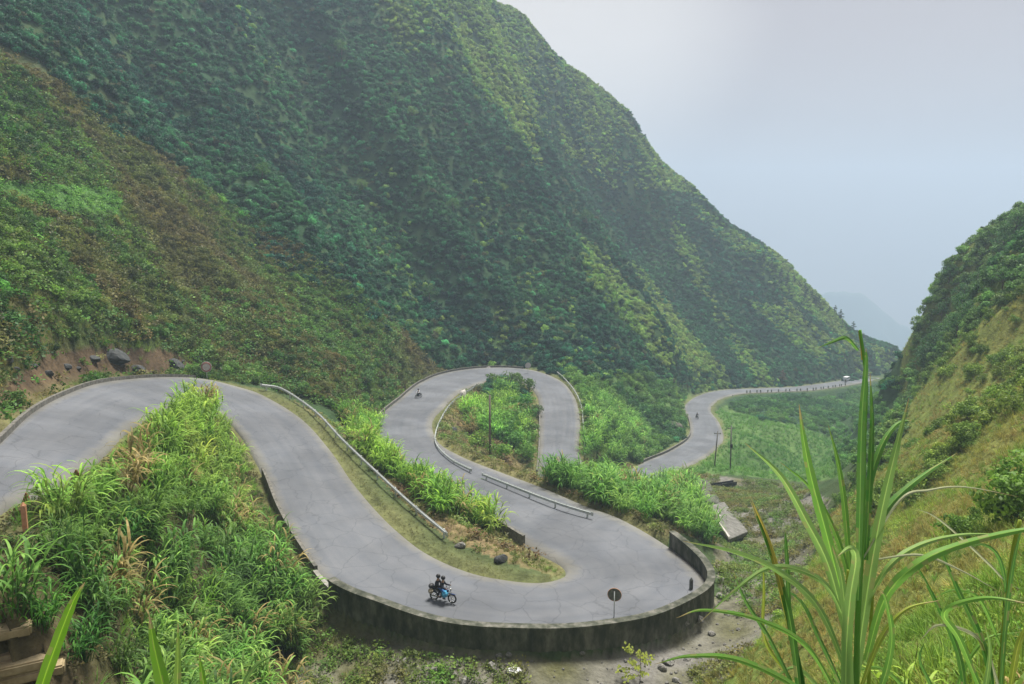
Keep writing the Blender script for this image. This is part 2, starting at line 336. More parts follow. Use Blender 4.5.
def mk_cane(seed, n=13, H=2.2, lean=.5):            # tall cane grass clump, leaves arching out like a fountain
    r = random.Random(seed); V, Fc, LV = [], [], []
    for i in range(n):
        a = r.uniform(0, 6.28); rr = r.uniform(0, .38); h = H * r.uniform(.4, .95); bx = math.cos(a) * rr; by = math.sin(a) * rr
        la = a + r.uniform(-.5, .5); lk = r.uniform(.05, lean)
        sh = r.uniform(.7, 1.2)
        top = np.array([bx + math.cos(la) * lk * h, by + math.sin(la) * lk * h, h])
        for q in range(2):
            s_ = np.array([math.cos(la + 1.57 * q), math.sin(la + 1.57 * q), 0]) * .018; b = len(V)
            V += [np.array([bx, by, 0]) - s_, np.array([bx, by, 0]) + s_, top + s_ * .5, top - s_ * .5]; Fc.append((b, b + 1, b + 2, b + 3)); LV.append(.8 * sh)
        m = r.randint(5, 8); dead = r.random() < .08
        for k in range(m):
            t = .25 + .75 * (k + .5) / m; p = np.array([bx, by, 0]) * (1 - t) + top * t; aa = la + (k % 2) * 3.14 * (.35 if k > 1 else 1) + r.uniform(-1.1, 1.1)
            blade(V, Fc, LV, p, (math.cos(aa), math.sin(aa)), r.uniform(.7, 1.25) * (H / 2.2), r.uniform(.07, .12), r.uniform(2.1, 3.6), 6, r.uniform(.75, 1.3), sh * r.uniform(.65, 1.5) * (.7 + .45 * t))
    return proto('cane', V, Fc, LV)
def mk_tuft(seed, n=34, H=.5, w=.02):
    r = random.Random(seed); V, Fc, LV = [], [], []
    for i in range(n):
        a = r.uniform(0, 6.28); rr = r.uniform(0, .16) * H / .5
        blade(V, Fc, LV, (math.cos(a) * rr, math.sin(a) * rr, -.03), (math.cos(a), math.sin(a)), H * r.uniform(.5, 1.15), w * r.uniform(.7, 1.3), r.uniform(.6, 2.2), 3, r.uniform(.8, 1.5), r.uniform(.6, 1.4))
    return proto('tuft', V, Fc, LV)
def leafquad(V, Fc, LV, p, n, s, r, lv):
    n = n / (np.linalg.norm(n) + 1e-6); t = np.cross(n, [r.uniform(-1, 1), r.uniform(-1, 1), r.uniform(-1, 1)]); t /= np.linalg.norm(t) + 1e-6; u = np.cross(n, t)
    b = len(V); asp = r.uniform(.45, .75)
    V += [p - t * s, p + u * s * asp, p + t * s, p - u * s * asp]; Fc.append((b, b + 1, b + 2, b + 3)); LV.append(lv)
def crown(V, Fc, LV, lobes, per, ls, r, spread=.45):
    for c, rad_ in lobes:
        sh = r.uniform(.75, 1.2)
        for i in range(per):
            d = np.array([r.gauss(0, 1), r.gauss(0, 1), r.gauss(0, 1)]); d /= np.linalg.norm(d)
            if d[2] < -.35 and r.random() < .7: d[2] *= -1
            q = rad_ * (r.uniform(.55, 1.08) if r.random() < .75 else r.uniform(1, 1.25)); p = np.array(c) + d * q * np.array([1, 1, .85])
            n = d + spread * np.array([r.gauss(0, 1), r.gauss(0, 1), r.gauss(0, 1)])
            leafquad(V, Fc, LV, p, n, ls * r.uniform(.6, 1.3), r, sh * r.uniform(.65, 1.4))
def mk_bush(seed, per=84, ls=.092, nl=8, tall=.55):
    r = random.Random(seed); V, Fc, LV = [], [], []; lobes = [((0, 0, .25), .5)]
    for i in range(nl):
        a = r.uniform(0, 6.28); d = r.uniform(.25, .75); lobes.append(((math.cos(a) * d, math.sin(a) * d, r.uniform(.1, tall)), r.uniform(.25, .45)))
    crown(V, Fc, LV, lobes, per, ls, r)
    return proto('bush', V, Fc, LV)
def mk_weed(seed):
    r = random.Random(seed); V, Fc, LV = [], [], []
    for i in range(60):
        a = r.uniform(0, 6.28); d = r.uniform(0, .45) ; h = r.uniform(.02, .35) * (1 - d)
        leafquad(V, Fc, LV, np.array([math.cos(a) * d, math.sin(a) * d, h + .02]), np.array([r.gauss(0, .5), r.gauss(0, .5), 1]), r.uniform(.04, .09), r, r.uniform(.6, 1.4))
    return proto('weed', V, Fc, LV)
def coll(name, objs):
    c = bpy.data.collections.new(name)
    for i, o in enumerate(objs): o.name = '%s_%d' % (name, i); c.objects.link(o)
    return c
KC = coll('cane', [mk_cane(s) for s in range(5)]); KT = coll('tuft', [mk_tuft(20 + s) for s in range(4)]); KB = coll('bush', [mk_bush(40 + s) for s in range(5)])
KW = coll('weed', [mk_weed(60 + s) for s in range(3)]); KS = coll('stem', [mk_bush(80 + s, 60, .085, 11, .9) for s in range(4)])
def scatter(name, c, P, scale, tint, tilt=.15, sz=None, label=None, cat=None, yaw=None):
    n = len(P)
    me = bpy.data.meshes.new(name); me.vertices.add(n); me.vertices.foreach_set('co', np.asarray(P, np.float32).ravel())
    def att(nm, ty, arr, key='value'):
        a = me.attributes.new(nm, ty, 'POINT'); a.data.foreach_set(key, np.asarray(arr, np.float32 if ty != 'INT' else np.int32).ravel())
    sc = np.stack([scale, scale, scale * (sz if sz is not None else 1)], 1); att('iscale', 'FLOAT_VECTOR', sc, 'vector')
    rot = np.stack([rng.normal(0, tilt, n), rng.normal(0, tilt, n), rng.uniform(0, 6.28, n)], 1); att('irot', 'FLOAT_VECTOR', rot, 'vector')
    att('tint', 'FLOAT_COLOR', np.c_[tint, np.ones(n)], 'color'); att('idx', 'INT', rng.integers(0, len(c.objects), n))
    o = bpy.data.objects.new(name, me); COL.objects.link(o)
    g = bpy.data.node_groups.new(name + '_nodes', 'GeometryNodeTree'); g.interface.new_socket('Geometry', in_out='INPUT', socket_type='NodeSocketGeometry'); g.interface.new_socket('Geometry', in_out='OUTPUT', socket_type='NodeSocketGeometry')
    gi = N(g, 'NodeGroupInput'); go = N(g, 'NodeGroupOutput'); ip = N(g, 'GeometryNodeInstanceOnPoints'); ci = N(g, 'GeometryNodeCollectionInfo')
    ci.inputs[0].default_value = c; ci.inputs[1].default_value = True; ci.inputs[2].default_value = True
    def na(nm, ty):
        a = N(g, 'GeometryNodeInputNamedAttribute', data_type=ty); a.inputs[0].default_value = nm; return a.outputs[0]
    er = N(g, 'FunctionNodeEulerToRotation'); k = g.links.new
    k(gi.outputs[0], ip.inputs['Points']); k(ci.outputs[0], ip.inputs['Instance']); ip.inputs['Pick Instance'].default_value = True
    k(na('idx', 'INT'), ip.inputs['Instance Index']); k(na('irot', 'FLOAT_VECTOR'), er.inputs[0]); k(er.outputs[0], ip.inputs['Rotation']); k(na('iscale', 'FLOAT_VECTOR'), ip.inputs['Scale'])
    k(ip.outputs[0], go.inputs[0])
    md = o.modifiers.new('scatter', 'NODES'); md.node_group = g
    return tag(o, label, cat, None, 'stuff')

def inpoly(px, py, poly):
    c = np.zeros(px.shape, bool); n = len(poly)
    for i in range(n):
        x1, y1 = poly[i]; x2, y2 = poly[(i + 1) % n]
        k = ((y1 > py) != (y2 > py)) & (px < (x2 - x1) * (py - y1) / ((y2 - y1) or 1e-9) + x1); c ^= k
    return c
# ------------------------------------------------------------------ land-cover map: colours and cover per place
Z_SCRUB = [(-400, -60), (-60, 20), (60, 85), (130, 135), (200, 185), (300, 250), (380, 310), (430, 362), (445, 373), (380, 425), (262, 385), (200, 378), (100, 382), (0, 438), (-400, 700)]
Z_BANK = [(-60, 420), (0, 388), (50, 352), (110, 346), (170, 350), (196, 366), (160, 376), (90, 382), (0, 436), (-60, 480)]
Z_CROP = [(-60, 178), (20, 182), (60, 184), (110, 190), (128, 203), (120, 216), (60, 216), (10, 200), (-60, 195)]
Z_MOUND = [(-300, 500), (0, 508), (60, 480), (120, 440), (160, 412), (185, 388), (215, 398), (240, 425), (262, 470), (285, 530), (300, 560), (318, 585), (310, 620), (290, 684), (290, 900), (-300, 900)]
Z_LUSHR = [(560, 366), (600, 380), (640, 372), (690, 390), (696, 410), (690, 432), (640, 462), (586, 462), (584, 410), (572, 385)]
Z_FIELD = [(700, 425), (725, 405), (760, 420), (800, 425), (835, 440), (845, 478), (800, 482), (735, 475), (680, 475), (715, 448)]
Z_RTREE = [(916, 345), (918, 300), (960, 235), (1030, 190), (1300, 60), (1300, 180), (1024, 290), (985, 320), (950, 350), (918, 385), (898, 450), (868, 480), (855, 465), (905, 410)]
Z_RIGHT = [(1300, 60), (1030, 190), (905, 290), (900, 400), (860, 470), (838, 500), (800, 590), (750, 650), (700, 684), (600, 900), (1500, 1200)]
Z_GULLY = [(308, 592), (400, 640), (560, 660), (650, 645), (700, 615), (720, 590), (712, 540), (690, 500), (660, 470), (740, 478), (800, 486), (830, 500), (800, 590), (750, 650), (715, 690), (640, 760), (285, 760)]
Z_STRIP = [(376, 425), (350, 435), (290, 398), (340, 432), (372, 470), (410, 508), (450, 540), (500, 560), (560, 578), (566, 566), (520, 540), (495, 520), (490, 505), (450, 480)]
Z_ISLE = [(430, 440), (455, 396), (480, 380), (520, 378), (540, 400), (540, 465), (600, 512), (560, 503), (480, 475), (445, 458)]
Z_PATCH = [(540, 480), (560, 455), (640, 462), (700, 480), (722, 530), (715, 545), (670, 530), (650, 538), (600, 515), (545, 495)]
def pz(x, y, z):
    px, py = proj(np.stack([x, y, z], 1)); return np.nan_to_num(px, nan=-999), np.nan_to_num(py, nan=999)

# terrain mesh ------------------------------------------------------
V = np.stack([GX.ravel(), GY.ravel(), GZ.ravel()], 1)
dn = np.hypot(V[:, 0], V[:, 1])
e_, zr_, sd_, ii_ = roadinfo(V[:, 0], V[:, 1])
PX, PY = pz(V[:, 0], V[:, 1], V[:, 2])
n1 = vnoise(V[:, 0], V[:, 1], 9, 21); n2 = vnoise(V[:, 0], V[:, 1], 2.3, 22); n3 = vnoise(V[:, 0], V[:, 1], 28, 23)
col = np.zeros((len(V), 3)); 
def mixc(a, b, t): return np.array(a)[None] * (1 - t[:, None]) + np.array(b)[None] * t[:, None]
col[:] = mixc((.02, .055, .025), (.05, .09, .035), n1)
m = (dn < 150); col[m] = mixc((.035, .07, .028), (.07, .085, .035), n1)[m]
m = inpoly(PX, PY, Z_SCRUB) & (dn < 175); col[m] = mixc((.05, .08, .025), (.10, .09, .035), n1)[m]
m = inpoly(PX, PY, Z_BANK) & (dn < 110); col[m] = mixc((.045, .032, .02), (.12, .085, .05), n2)[m]
m = inpoly(PX, PY, Z_CROP) & (dn < 175); col[m] = (.07, .15, .04)
m = inpoly(PX, PY, Z_FIELD) | inpoly(PX, PY, Z_LUSHR); col[m] = mixc((.06, .12, .035), (.10, .17, .05), n1)[m]
m = inpoly(PX, PY, Z_RIGHT) & (dn < 170) & (V[:, 0] > 0); col[m] = mixc((.09, .15, .03), (.16, .16, .045), n1 * .6 + n2 * .4)[m]
m = inpoly(PX, PY, Z_GULLY) & (dn < 140); t = np.clip((n1 * .5 + n2 * .6 - .35) * 2.2, 0, 1); col[m] = mixc((.165, .16, .145), (.10, .10, .05), t)[m]
m = inpoly(PX, PY, Z_MOUND) & (dn < 80); col[m] = mixc((.05, .055, .02), (.11, .085, .05), n2)[m]
m = (inpoly(PX, PY, Z_STRIP) | inpoly(PX, PY, Z_ISLE) | inpoly(PX, PY, Z_PATCH)) & (dn < 190); col[m] = mixc((.10, .10, .04), (.22, .16, .09), n2 * .5 + n1 * .5)[m]
t = np.clip(1 - (e_ - .4) / 2.0, 0, 1) * (.55 + .45 * n2) * ~((ii_ > PAR0) & (ii_ < PAR1) & (sd_ * SGN < 0))                 # dusty verge
col = col * (1 - t[:, None]) + np.array((.135, .14, .06))[None] * t[:, None]
idx = np.arange(NR * NA).reshape(NR, NA)
q = np.stack([idx[:-1, :-1], idx[:-1, 1:], idx[1:, 1:], idx[1:, :-1]], -1).reshape(-1, 4)
# split the sheet into ground, mountain and right hillside along the valley lines (shared border vertices)
cx_ = V[q].mean(1); cpx, cpy = pz(cx_[:, 0], cx_[:, 1], cx_[:, 2]); cdn = np.hypot(cx_[:, 0], cx_[:, 1]); ce = e_[q].min(1); caz = np.degrees(np.arctan2(cx_[:, 0], cx_[:, 1]))
left = ((ii_[q[:, 0]] < 9) | (ii_[q[:, 0]] > 28)) 
mt = (inpoly(cpx, cpy, Z_SCRUB) & (cdn < 240)) | ((cdn > 165) & (cpy < 372) & (caz < 25) & (ce > 1))
rt = inpoly(cpx, cpy, Z_RIGHT) & (cx_[:, 0] > 0) & (cdn < 230) & ~mt
def soil():
    m, t, b = mat_new('soil_and_grass'); L = t.links.new
    a = N(t, 'ShaderNodeAttribute', attribute_name='cover'); tc = N(t, 'ShaderNodeTexCoord')
    n = N(t, 'ShaderNodeTexNoise'); n.inputs['Scale'].default_value = 1.1; n.inputs['Detail'].default_value = 10; n.inputs['Roughness'].default_value = .75; L(tc.outputs['Object'], n.inputs[0])
    mr = N(t, 'ShaderNodeMapRange'); L(n.outputs[0], mr.inputs[0])
    for k, v in zip((1, 2, 3, 4), (.3, .7, .5, 1.5)): mr.inputs[k].default_value = v
    h = N(t, 'ShaderNodeHueSaturation'); L(a.outputs['Color'], h.inputs['Color']); L(mr.outputs[0], h.inputs['Value']); L(h.outputs[0], b.inputs['Base Color'])
    b.inputs['Roughness'].default_value = .95; b.inputs['Specular IOR Level'].default_value = .1
    n2 = N(t, 'ShaderNodeTexNoise'); n2.inputs['Scale'].default_value = 4; n2.inputs['Detail'].default_value = 8; L(tc.outputs['Object'], n2.inputs[0])
    bp = N(t, 'ShaderNodeBump'); bp.inputs['Strength'].default_value = .8; bp.inputs['Distance'].default_value = .15; L(n2.outputs[0], bp.inputs['Height']); L(bp.outputs[0], b.inputs['Normal'])
    return m
M_soil = soil()
def sub_terrain(name, sel, label, cat):
    fq = q[sel]; u, inv = np.unique(fq, return_inverse=True); fq = inv.reshape(-1, 4)
    me = bpy.data.meshes.new(name); me.vertices.add(len(u)); me.vertices.foreach_set('co', V[u].astype(np.float32).ravel())
    me.loops.add(len(fq) * 4); me.loops.foreach_set('vertex_index', fq.astype(np.int32).ravel())
    me.polygons.add(len(fq)); me.polygons.foreach_set('loop_start', np.arange(0, len(fq) * 4, 4, dtype=np.int32)); me.polygons.foreach_set('loop_total', np.full(len(fq), 4, np.int32))
    me.polygons.foreach_set('use_smooth', np.ones(len(fq), bool)); me.update(calc_edges=True); me.validate()
    a = me.color_attributes.new('cover', 'FLOAT_COLOR', 'POINT'); a.data.foreach_set('color', np.c_[col[u], np.ones(len(u))].astype(np.float32).ravel())
    me.materials.append(M_soil); o = bpy.data.objects.new(name, me); COL.objects.link(o); return tag(o, label, cat, None, 'structure')
sub_terrain('mountain', mt, 'steep green mountain slope rising on the left behind the road', 'mountain')
sub_terrain('hillside', rt, 'grassy hillside on the right below the camera', 'hillside')
sub_terrain('ground', ~mt & ~rt, 'valley ground under the winding road', 'ground')

# ------------------------------------------------------------------ road
def M_road():
    m, t, b = mat_new('asphalt'); L = t.links.new
    uv = N(t, 'ShaderNodeUVMap'); sx = N(t, 'ShaderNodeSeparateXYZ'); L(uv.outputs[0], sx.inputs[0]); tc = N(t, 'ShaderNodeTexCoord')
    n = N(t, 'ShaderNodeTexNoise'); n.inputs['Scale'].default_value = .35; n.inputs['Detail'].default_value = 9; n.inputs['Roughness'].default_value = .7; L(tc.outputs['Object'], n.inputs[0])
    mp = N(t, 'ShaderNodeMapping'); mp.inputs['Scale'].default_value = (9, .045, 1); L(uv.outputs[0], mp.inputs[0])
    n2 = N(t, 'ShaderNodeTexNoise'); n2.inputs['Scale'].default_value = 1.0; n2.inputs['Detail'].default_value = 4; L(mp.outputs[0], n2.inputs[0])
    r = N(t, 'ShaderNodeValToRGB'); r.color_ramp.elements[0].position = .3; r.color_ramp.elements[1].position = .72
    r.color_ramp.elements[0].color = (.086, .096, .114, 1); r.color_ramp.elements[1].color = (.142, .149, .162, 1)
    mx = N(t, 'ShaderNodeMix', data_type='FLOAT'); mx.inputs[0].default_value = .5; L(n.outputs[0], mx.inputs[2]); L(n2.outputs[0], mx.inputs[3]); L(mx.outputs[0], r.inputs[0])
    # dusty edges
    s1 = N(t, 'ShaderNodeMath', operation='SUBTRACT'); s1.inputs[1].default_value = .5; L(sx.outputs[0], s1.inputs[0]); ab = N(t, 'ShaderNodeMath', operation='ABSOLUTE'); L(s1.outputs[0], ab.inputs[0])
    n3 = N(t, 'ShaderNodeTexNoise'); n3.inputs['Scale'].default_value = 1.3; n3.inputs['Detail'].default_value = 6; L(tc.outputs['Object'], n3.inputs[0])
    ad = N(t, 'ShaderNodeMath', operation='MULTIPLY_ADD'); ad.inputs[1].default_value = .16; L(n3.outputs[0], ad.inputs[0]); L(ab.outputs[0], ad.inputs[2])
    mr = N(t, 'ShaderNodeMapRange'); L(ad.outputs[0], mr.inputs[0])
    for k, v in zip((1, 2, 3, 4), (.46, .57, 0, .75)): mr.inputs[k].default_value = v
    m2 = N(t, 'ShaderNodeMix', data_type='RGBA'); L(mr.outputs[0], m2.inputs[0]); L(r.outputs[0], m2.inputs[6]); m2.inputs[7].default_value = (.18, .175, .15, 1)
    # hairline cracks, tar patches
    vo = N(t, 'ShaderNodeTexVoronoi', feature='DISTANCE_TO_EDGE'); vo.inputs['Scale'].default_value = .42; nw = N(t, 'ShaderNodeTexNoise'); nw.inputs['Scale'].default_value = .8; nw.inputs['Detail'].default_value = 6
    vm = N(t, 'ShaderNodeMix', data_type='RGBA', blend_type='LINEAR_LIGHT'); vm.inputs[0].default_value = .5; L(tc.outputs['Object'], nw.inputs[0]); L(tc.outputs['Object'], vm.inputs[6]); L(nw.outputs['Color'], vm.inputs[7]); L(vm.outputs[2], vo.inputs['Vector'])
    ck = N(t, 'ShaderNodeMapRange'); L(vo.outputs[0], ck.inputs[0])
    for k, v in zip((1, 2, 3, 4), (.0, .02, .72, 1)): ck.inputs[k].default_value = v
    pn = N(t, 'ShaderNodeTexNoise'); pn.inputs['Scale'].default_value = .16; pn.inputs['Detail'].default_value = 3; L(tc.outputs['Object'], pn.inputs[0]); pr_ = N(t, 'ShaderNodeMapRange'); L(pn.outputs[0], pr_.inputs[0])
    for k, v in zip((1, 2, 3, 4), (.40, .62, .84, 1.12)): pr_.inputs[k].default_value = v
    mm = N(t, 'ShaderNodeMath', operation='MULTIPLY'); L(ck.outputs[0], mm.inputs[0]); L(pr_.outputs[0], mm.inputs[1])
    hv = N(t, 'ShaderNodeHueSaturation'); L(mm.outputs[0], hv.inputs['Value']); L(m2.outputs[2], hv.inputs['Color'])
    L(hv.outputs[0], b.inputs['Base Color']); b.inputs['Roughness'].default_value = .8; b.inputs['Specular IOR Level'].default_value = .3
    n4 = N(t, 'ShaderNodeTexNoise'); n4.inputs['Scale'].default_value = 25; L(tc.outputs['Object'], n4.inputs[0]); bp = N(t, 'ShaderNodeBump'); bp.inputs['Strength'].default_value = .3; bp.inputs['Distance'].default_value = .02; L(n4.outputs[0], bp.inputs['Height']); L(bp.outputs[0], b.inputs['Normal'])
    return m
K = 8; VV = []; UVv = []
sl = np.r_[0, np.cumsum(np.linalg.norm(np.diff(rc, axis=0), axis=1))]
for i in range(NS):
    w_ = (rb[i] - ra[i]) / np.linalg.norm(rb[i] - ra[i])
    for k in range(-1, K + 2):
        t = min(max(k / K, 0), 1); p = ra[i] * (1 - t) + rb[i] * t
        if k < 0: p = p - w_ * .35 - np.array([0, 0, .4])
        if k > K: p = p + w_ * .35 - np.array([0, 0, .4])
        VV.append(p + np.array([0, 0, .06 * (1 - (2 * t - 1) ** 2)])); UVv.append((t, sl[i]))
FF = [(i * (K + 3) + k, (i + 1) * (K + 3) + k, (i + 1) * (K + 3) + k + 1, i * (K + 3) + k + 1) for i in range(NS - 1) for k in range(K + 2)]
road = mesh_obj('road', VV, FF, M_road(), smooth=True); uvl = road.data.uv_layers.new(name='UVMap')
lvi = np.zeros(len(road.data.loops), np.int32); road.data.loops.foreach_get('vertex_index', lvi); uvl.data.foreach_set('uv', np.array(UVv, np.float32)[lvi].ravel())
tag(road, 'winding grey asphalt mountain road with hairpin bends', 'road', None, 'structure')

# ------------------------------------------------------------------ walls, kerbs, guardrails
def sweep(name, P, prof, mat, parent=None, closed_ends=True, zup=True):
    """sweep profile [(across, up)] along the polyline P (across = to the right of travel)"""
    P = np.asarray(P, float); t = np.gradient(P, axis=0); t[:, 2] = 0; t /= np.linalg.norm(t, axis=1)[:, None]; nn = np.stack([t[:, 1], -t[:, 0], 0 * t[:, 0]], 1)
    V_, F_ = [], []
    for i in range(len(P)):
        pr = prof(i / (len(P) - 1)) if callable(prof) else prof
        m = len(pr)
        for a, u in pr: V_.append(P[i] + nn[i] * a + np.array([0, 0, u]))
    for i in range(len(P) - 1):
        for k in range(m): F_.append((i * m + k, i * m + (k + 1) % m, (i + 1) * m + (k + 1) % m, (i + 1) * m + k))
    F_.append(tuple(range(m - 1, -1, -1))); F_.append(tuple((len(P) - 1) * m + k for k in range(m)))
    bm = bmesh.new(); vs = [bm.verts.new(v) for v in V_]
    for f in F_: bm.faces.new([vs[i] for i in f])
    b = MB(); b.bm.free(); b.bm = bm; return b.build(name, mat, parent)
def edge_line(i0, i1, side, off=0.0, dz=0.0, step=.6):
    k = np.arange(int(i0 * 10), int(i1 * 10) + 1); P = (ra if side == 'a' else rb)[k].copy(); o = (rb if side == 'a' else ra)[k]; d = P - o; d[:, 2] = 0; d /= np.linalg.norm(d, axis=1)[:, None]
    P = P + d * off; P[:, 2] += dz; return resample(P, step)
# parapet: outer side of the first big hairpin
pl = edge_line(14.05, 22.0, 'b', .28, 0)
w0 = lambda t: .95 + .35 * max(0, (t - .75) / .25) + .012 * math.sin(t * 40)
def pprof(t):
    h = w0(t); return [(-.2, -2.2), (-.2, h - .14), (-.27, h - .13), (-.27, h), (.27, h), (.27, h - .13), (.2, h - .14), (.28, -2.2)]
wall = sweep('parapet_wall', pl, pprof, M_conc); tag(wall, 'tall dark mossy concrete parapet wall curving round the outside of the nearest hairpin', 'wall')
def kerb(i0, i1, side, lab, off=.18, h=.35, w=.12, mat=None, dn=.5):
    P = edge_line(i0, i1, side, off, 0); o = sweep('kerb_wall', P, [(-w, -dn), (-w, h), (w, h), (w, -dn)], mat or M_kerb); return tag(o, lab, 'kerb', 'low concrete kerb walls along the road')
kerb(0.2, 6.7, 'a', 'low dark kerb wall at the foot of the brown slope round the left bend', .2, .3)
kerb(10.9, 13.6, 'b', 'low dark kerb wall between the grassy mound and the road in the left middle', .2, .55)
kerb(23.4, 25.0, 'a', 'short dark kerb wall above the tip of the strip inside the near hairpin', .2, .6)
kerb(28.7, 34.3, 'a', 'long dark kerb wall under the slope round the far upper bend', .2, .4)
kerb(37.4, 39.6, 'b', 'straight kerb wall at the right edge of the planted island by the far bend', .25, .6)
kerb(45.0, 48.2, 'a', 'dark kerb wall under the bank where the road reappears on the right', .2, .45)
kerb(13.62, 14.0, 'b', 'short broken kerb stub beside the left end of the parapet wall', .3, .3, .14, M_slab)

def guardrail(pts, lab, step=4.0):
    P = resample(catmull(np.array([atz(*p) for p in pts]), 8), .5)
    for p in P: p[2] = max(p[2], hz(p[0], p[1]) - .05) * .5 + p[2] * .5
    base = P[len(P) // 2]
    root = empty('guardrail', tuple(base), 0, lab, 'guardrail', 'steel guardrails along the road')
    Pl = P - base
    wp = [(-.02, .43), (-.02, .47), (.05, .51), (.05, .55), (-.02, .59), (-.02, .61), (.05, .65), (.05, .69), (-.02, .73), (-.02, .77), (-.035, .77), (-.035, .73), (.035, .69), (.035, .65), (-.035, .61), (-.035, .59), (.035, .55), (.035, .51), (-.035, .47), (-.035, .43)]
    sweep('rail', Pl, wp, M_zinc, root)
    n = max(2, int(len(Pl) * .5 / step) + 1)
    t = np.gradient(P, axis=0); pm = None
    for k in np.linspace(1, len(Pl) - 2, n).astype(int):
        if pm is None: pm = MB().box((0, 0, .02), (.12, .14, 1.4), bevel=.01).build('post', M_zinc, root); o = pm
        else: o = pm.copy(); COL.objects.link(o); o.parent = root
        nn = Vector((t[k, 1], -t[k, 0], 0)).normalized()
        o.location = Vector(Pl[k]) - nn * .12; o.rotation_euler = (0, 0, math.atan2(nn.y, nn.x))
    for k in (0, -1):
        tt = Vector(t[k]).normalized() * (-1 if k == 0 else 1)
        e = MB().box((0, 0, .6), (.06, .3, .36), bevel=.025).build('end_plate', M_zinc, root); e.location = Vector(Pl[k]) + tt * .1; e.rotation_euler = (0, 0, math.atan2(tt.y, tt.x) + 1.57)
    return root
guardrail([(262, 390, -16.4), (280, 393, -16.7), (300, 405, -17.2), (320, 421, -17.6), (340, 443, -18.0), (360, 463, -18.4), (380, 482, -18.75), (400, 501, -19.1), (420, 519, -19.4), (446, 541, -19.7)], 'long steel guardrail running down the left middle road beside the tall grass strip')
guardrail([(477, 388, -25.8), (459, 400, -25.1), (448, 411, -24.7), (438, 430, -24.1), (435, 443, -23.6), (439, 453, -23.2), (452, 465, -22.9), (471, 475, -22.6)], 'curved steel guardrail around the left side of the planted island')
guardrail([(483, 480, -22.4), (510, 491, -22.1), (540, 503, -21.8), (565, 512, -21.6), (591, 520, -21.5)], 'straight steel guardrail in the centre of the view in front of the tall cane grass')
guardrail([(552, 371, -27.2), (563, 380, -27.6), (574, 393, -28), (581, 408, -28.5), (583, 425, -29), (584, 440, -29.5), (585, 458, -30.1)], 'far steel guardrail on the outer right side of the upper bend')

# ------------------------------------------------------------------ poles and signs
def road_px(px, py, z):
    for _ in range(6):
        p = atz(px, py, z); j = ((RSP[:, :2] - p[None, :2]) ** 2).sum(1).argmin(); z = (float(RSP[j, 2]) + .045) / S
    return Vector(atz(px, py, z))
def on(px, py, d=None):
    return Vector(ground_at(px, py, 12)) if d is None else Vector((*(atd(px, py, d)[:2]), float(hz(*atd(px, py, d)[:2]))))
def pole(px, py, d, h, lab, lean=(0, 0), arm=True, mat=None, name='utility_pole', r=.15):
    p = on(px, py, d); root = empty(name, p, 0, lab, 'pole'); root.rotation_euler = (lean[1], lean[0], 0)
    MB().tube((0, 0, -.5), (0, 0, h), r, r * .7, 12).build('shaft', mat or M_wood, root, True)
    if arm:
        MB().box((0, 0, h - .5), (1.3, .1, .12), bevel=.01).build('crossarm', mat or M_wood, root)
        for x in (-.55, .55):
            MB().tube((x, 0, h - .44), (x, 0, h - .28), .05, .03, 8).ball((x, 0, h - .26), .05, 1).build('insulator', M_slab, root, True)
    return root
M_pole = mat_noise('old_pole_concrete', (.10, .095, .08), (.2, .19, .17), 3, .9, .3, 6, streak=(1, 1, .1))
pole(490, 455, None, 8.8, 'tall dark wooden pole standing among the bushes of the planted island', (0, 0), False, r=.18)
pole(714, 479, 118, 7.0, 'left one of the two slim poles at the edge of the green field', (.05, 0), True, M_pole, r=.14)
pole(730, 478, 116, 8.4, 'right one of the two slim poles by the green field, carrying a dark box', (-.02, 0), True, M_pole, r=.15)
_p = bpy.data.objects['utility_pole.002']; MB().box((0, -.28, 4.6), (.45, .35, .7), bevel=.04).build('transformer_box', M_black, _p)
def disc_sign(p, yaw, h, rad_, lab, face, back, cat='sign', name='round_sign', tiltz=0):
    root = empty(name, p, yaw, lab, cat)
    MB().tube((0, 0, -.4), (0, 0, h + rad_ * .6), .035, .035, 10).build('post', M_zinc if name == 'round_sign' else M_black, root, True)
    MB().tube((0, -.04, h), (0, -.065, h), rad_, rad_, 28).build('back_plate', back, root)
    MB().torus((0, -.052, h), rad_, .022, 32, 6).build('rim', face, root, True)
    MB().tube((0, -.067, h), (0, -.073, h), rad_ * .93, rad_ * .93, 28).build('face', face, root)
    return root
M_signback = mat_noise('weathered_sign_back', (.09, .10, .085), (.2, .2, .17), 7, .6, .1)
M_orange = mat_noise('faded_orange_paint', (.42, .2, .1), (.55, .3, .18), 6, .7, 0)
M_greymetal = mat_noise('dark_grey_metal', (.06, .07, .065), (.13, .14, .13), 7, .6, .1)
M_pale = mat_noise('faded_white_paint', (.42, .38, .36), (.62, .58, .55), 8, .7, .1)
M_red = mat_noise('faded_red_paint', (.30, .10, .08), (.42, .18, .14), 8, .7, 0)
q_ = rb[int(18.5 * 10)]; pp = road_px(614, 617, -20.25)
disc_sign(Vector((pp[0], pp[1] , pp[2] - .1)), R(180 - 12), 1.55, .42, 'round traffic sign seen from its dark back, on a post at the parapet wall', M_orange, M_signback)
s2 = disc_sign(on(207, 377, 75.2), R(8), 1.75, .62, 'pale round sign with a red ring at the top of the left bend', M_pale, M_greymetal)
MB().torus((0, -.085, 1.75), .5, .06, 30, 6).build('red_ring', M_red, s2, True)
disc_sign(on(528, 367, 143), R(0), 2.1, .65, 'small pale sign on a post behind the far upper bend', M_pale, M_greymetal)
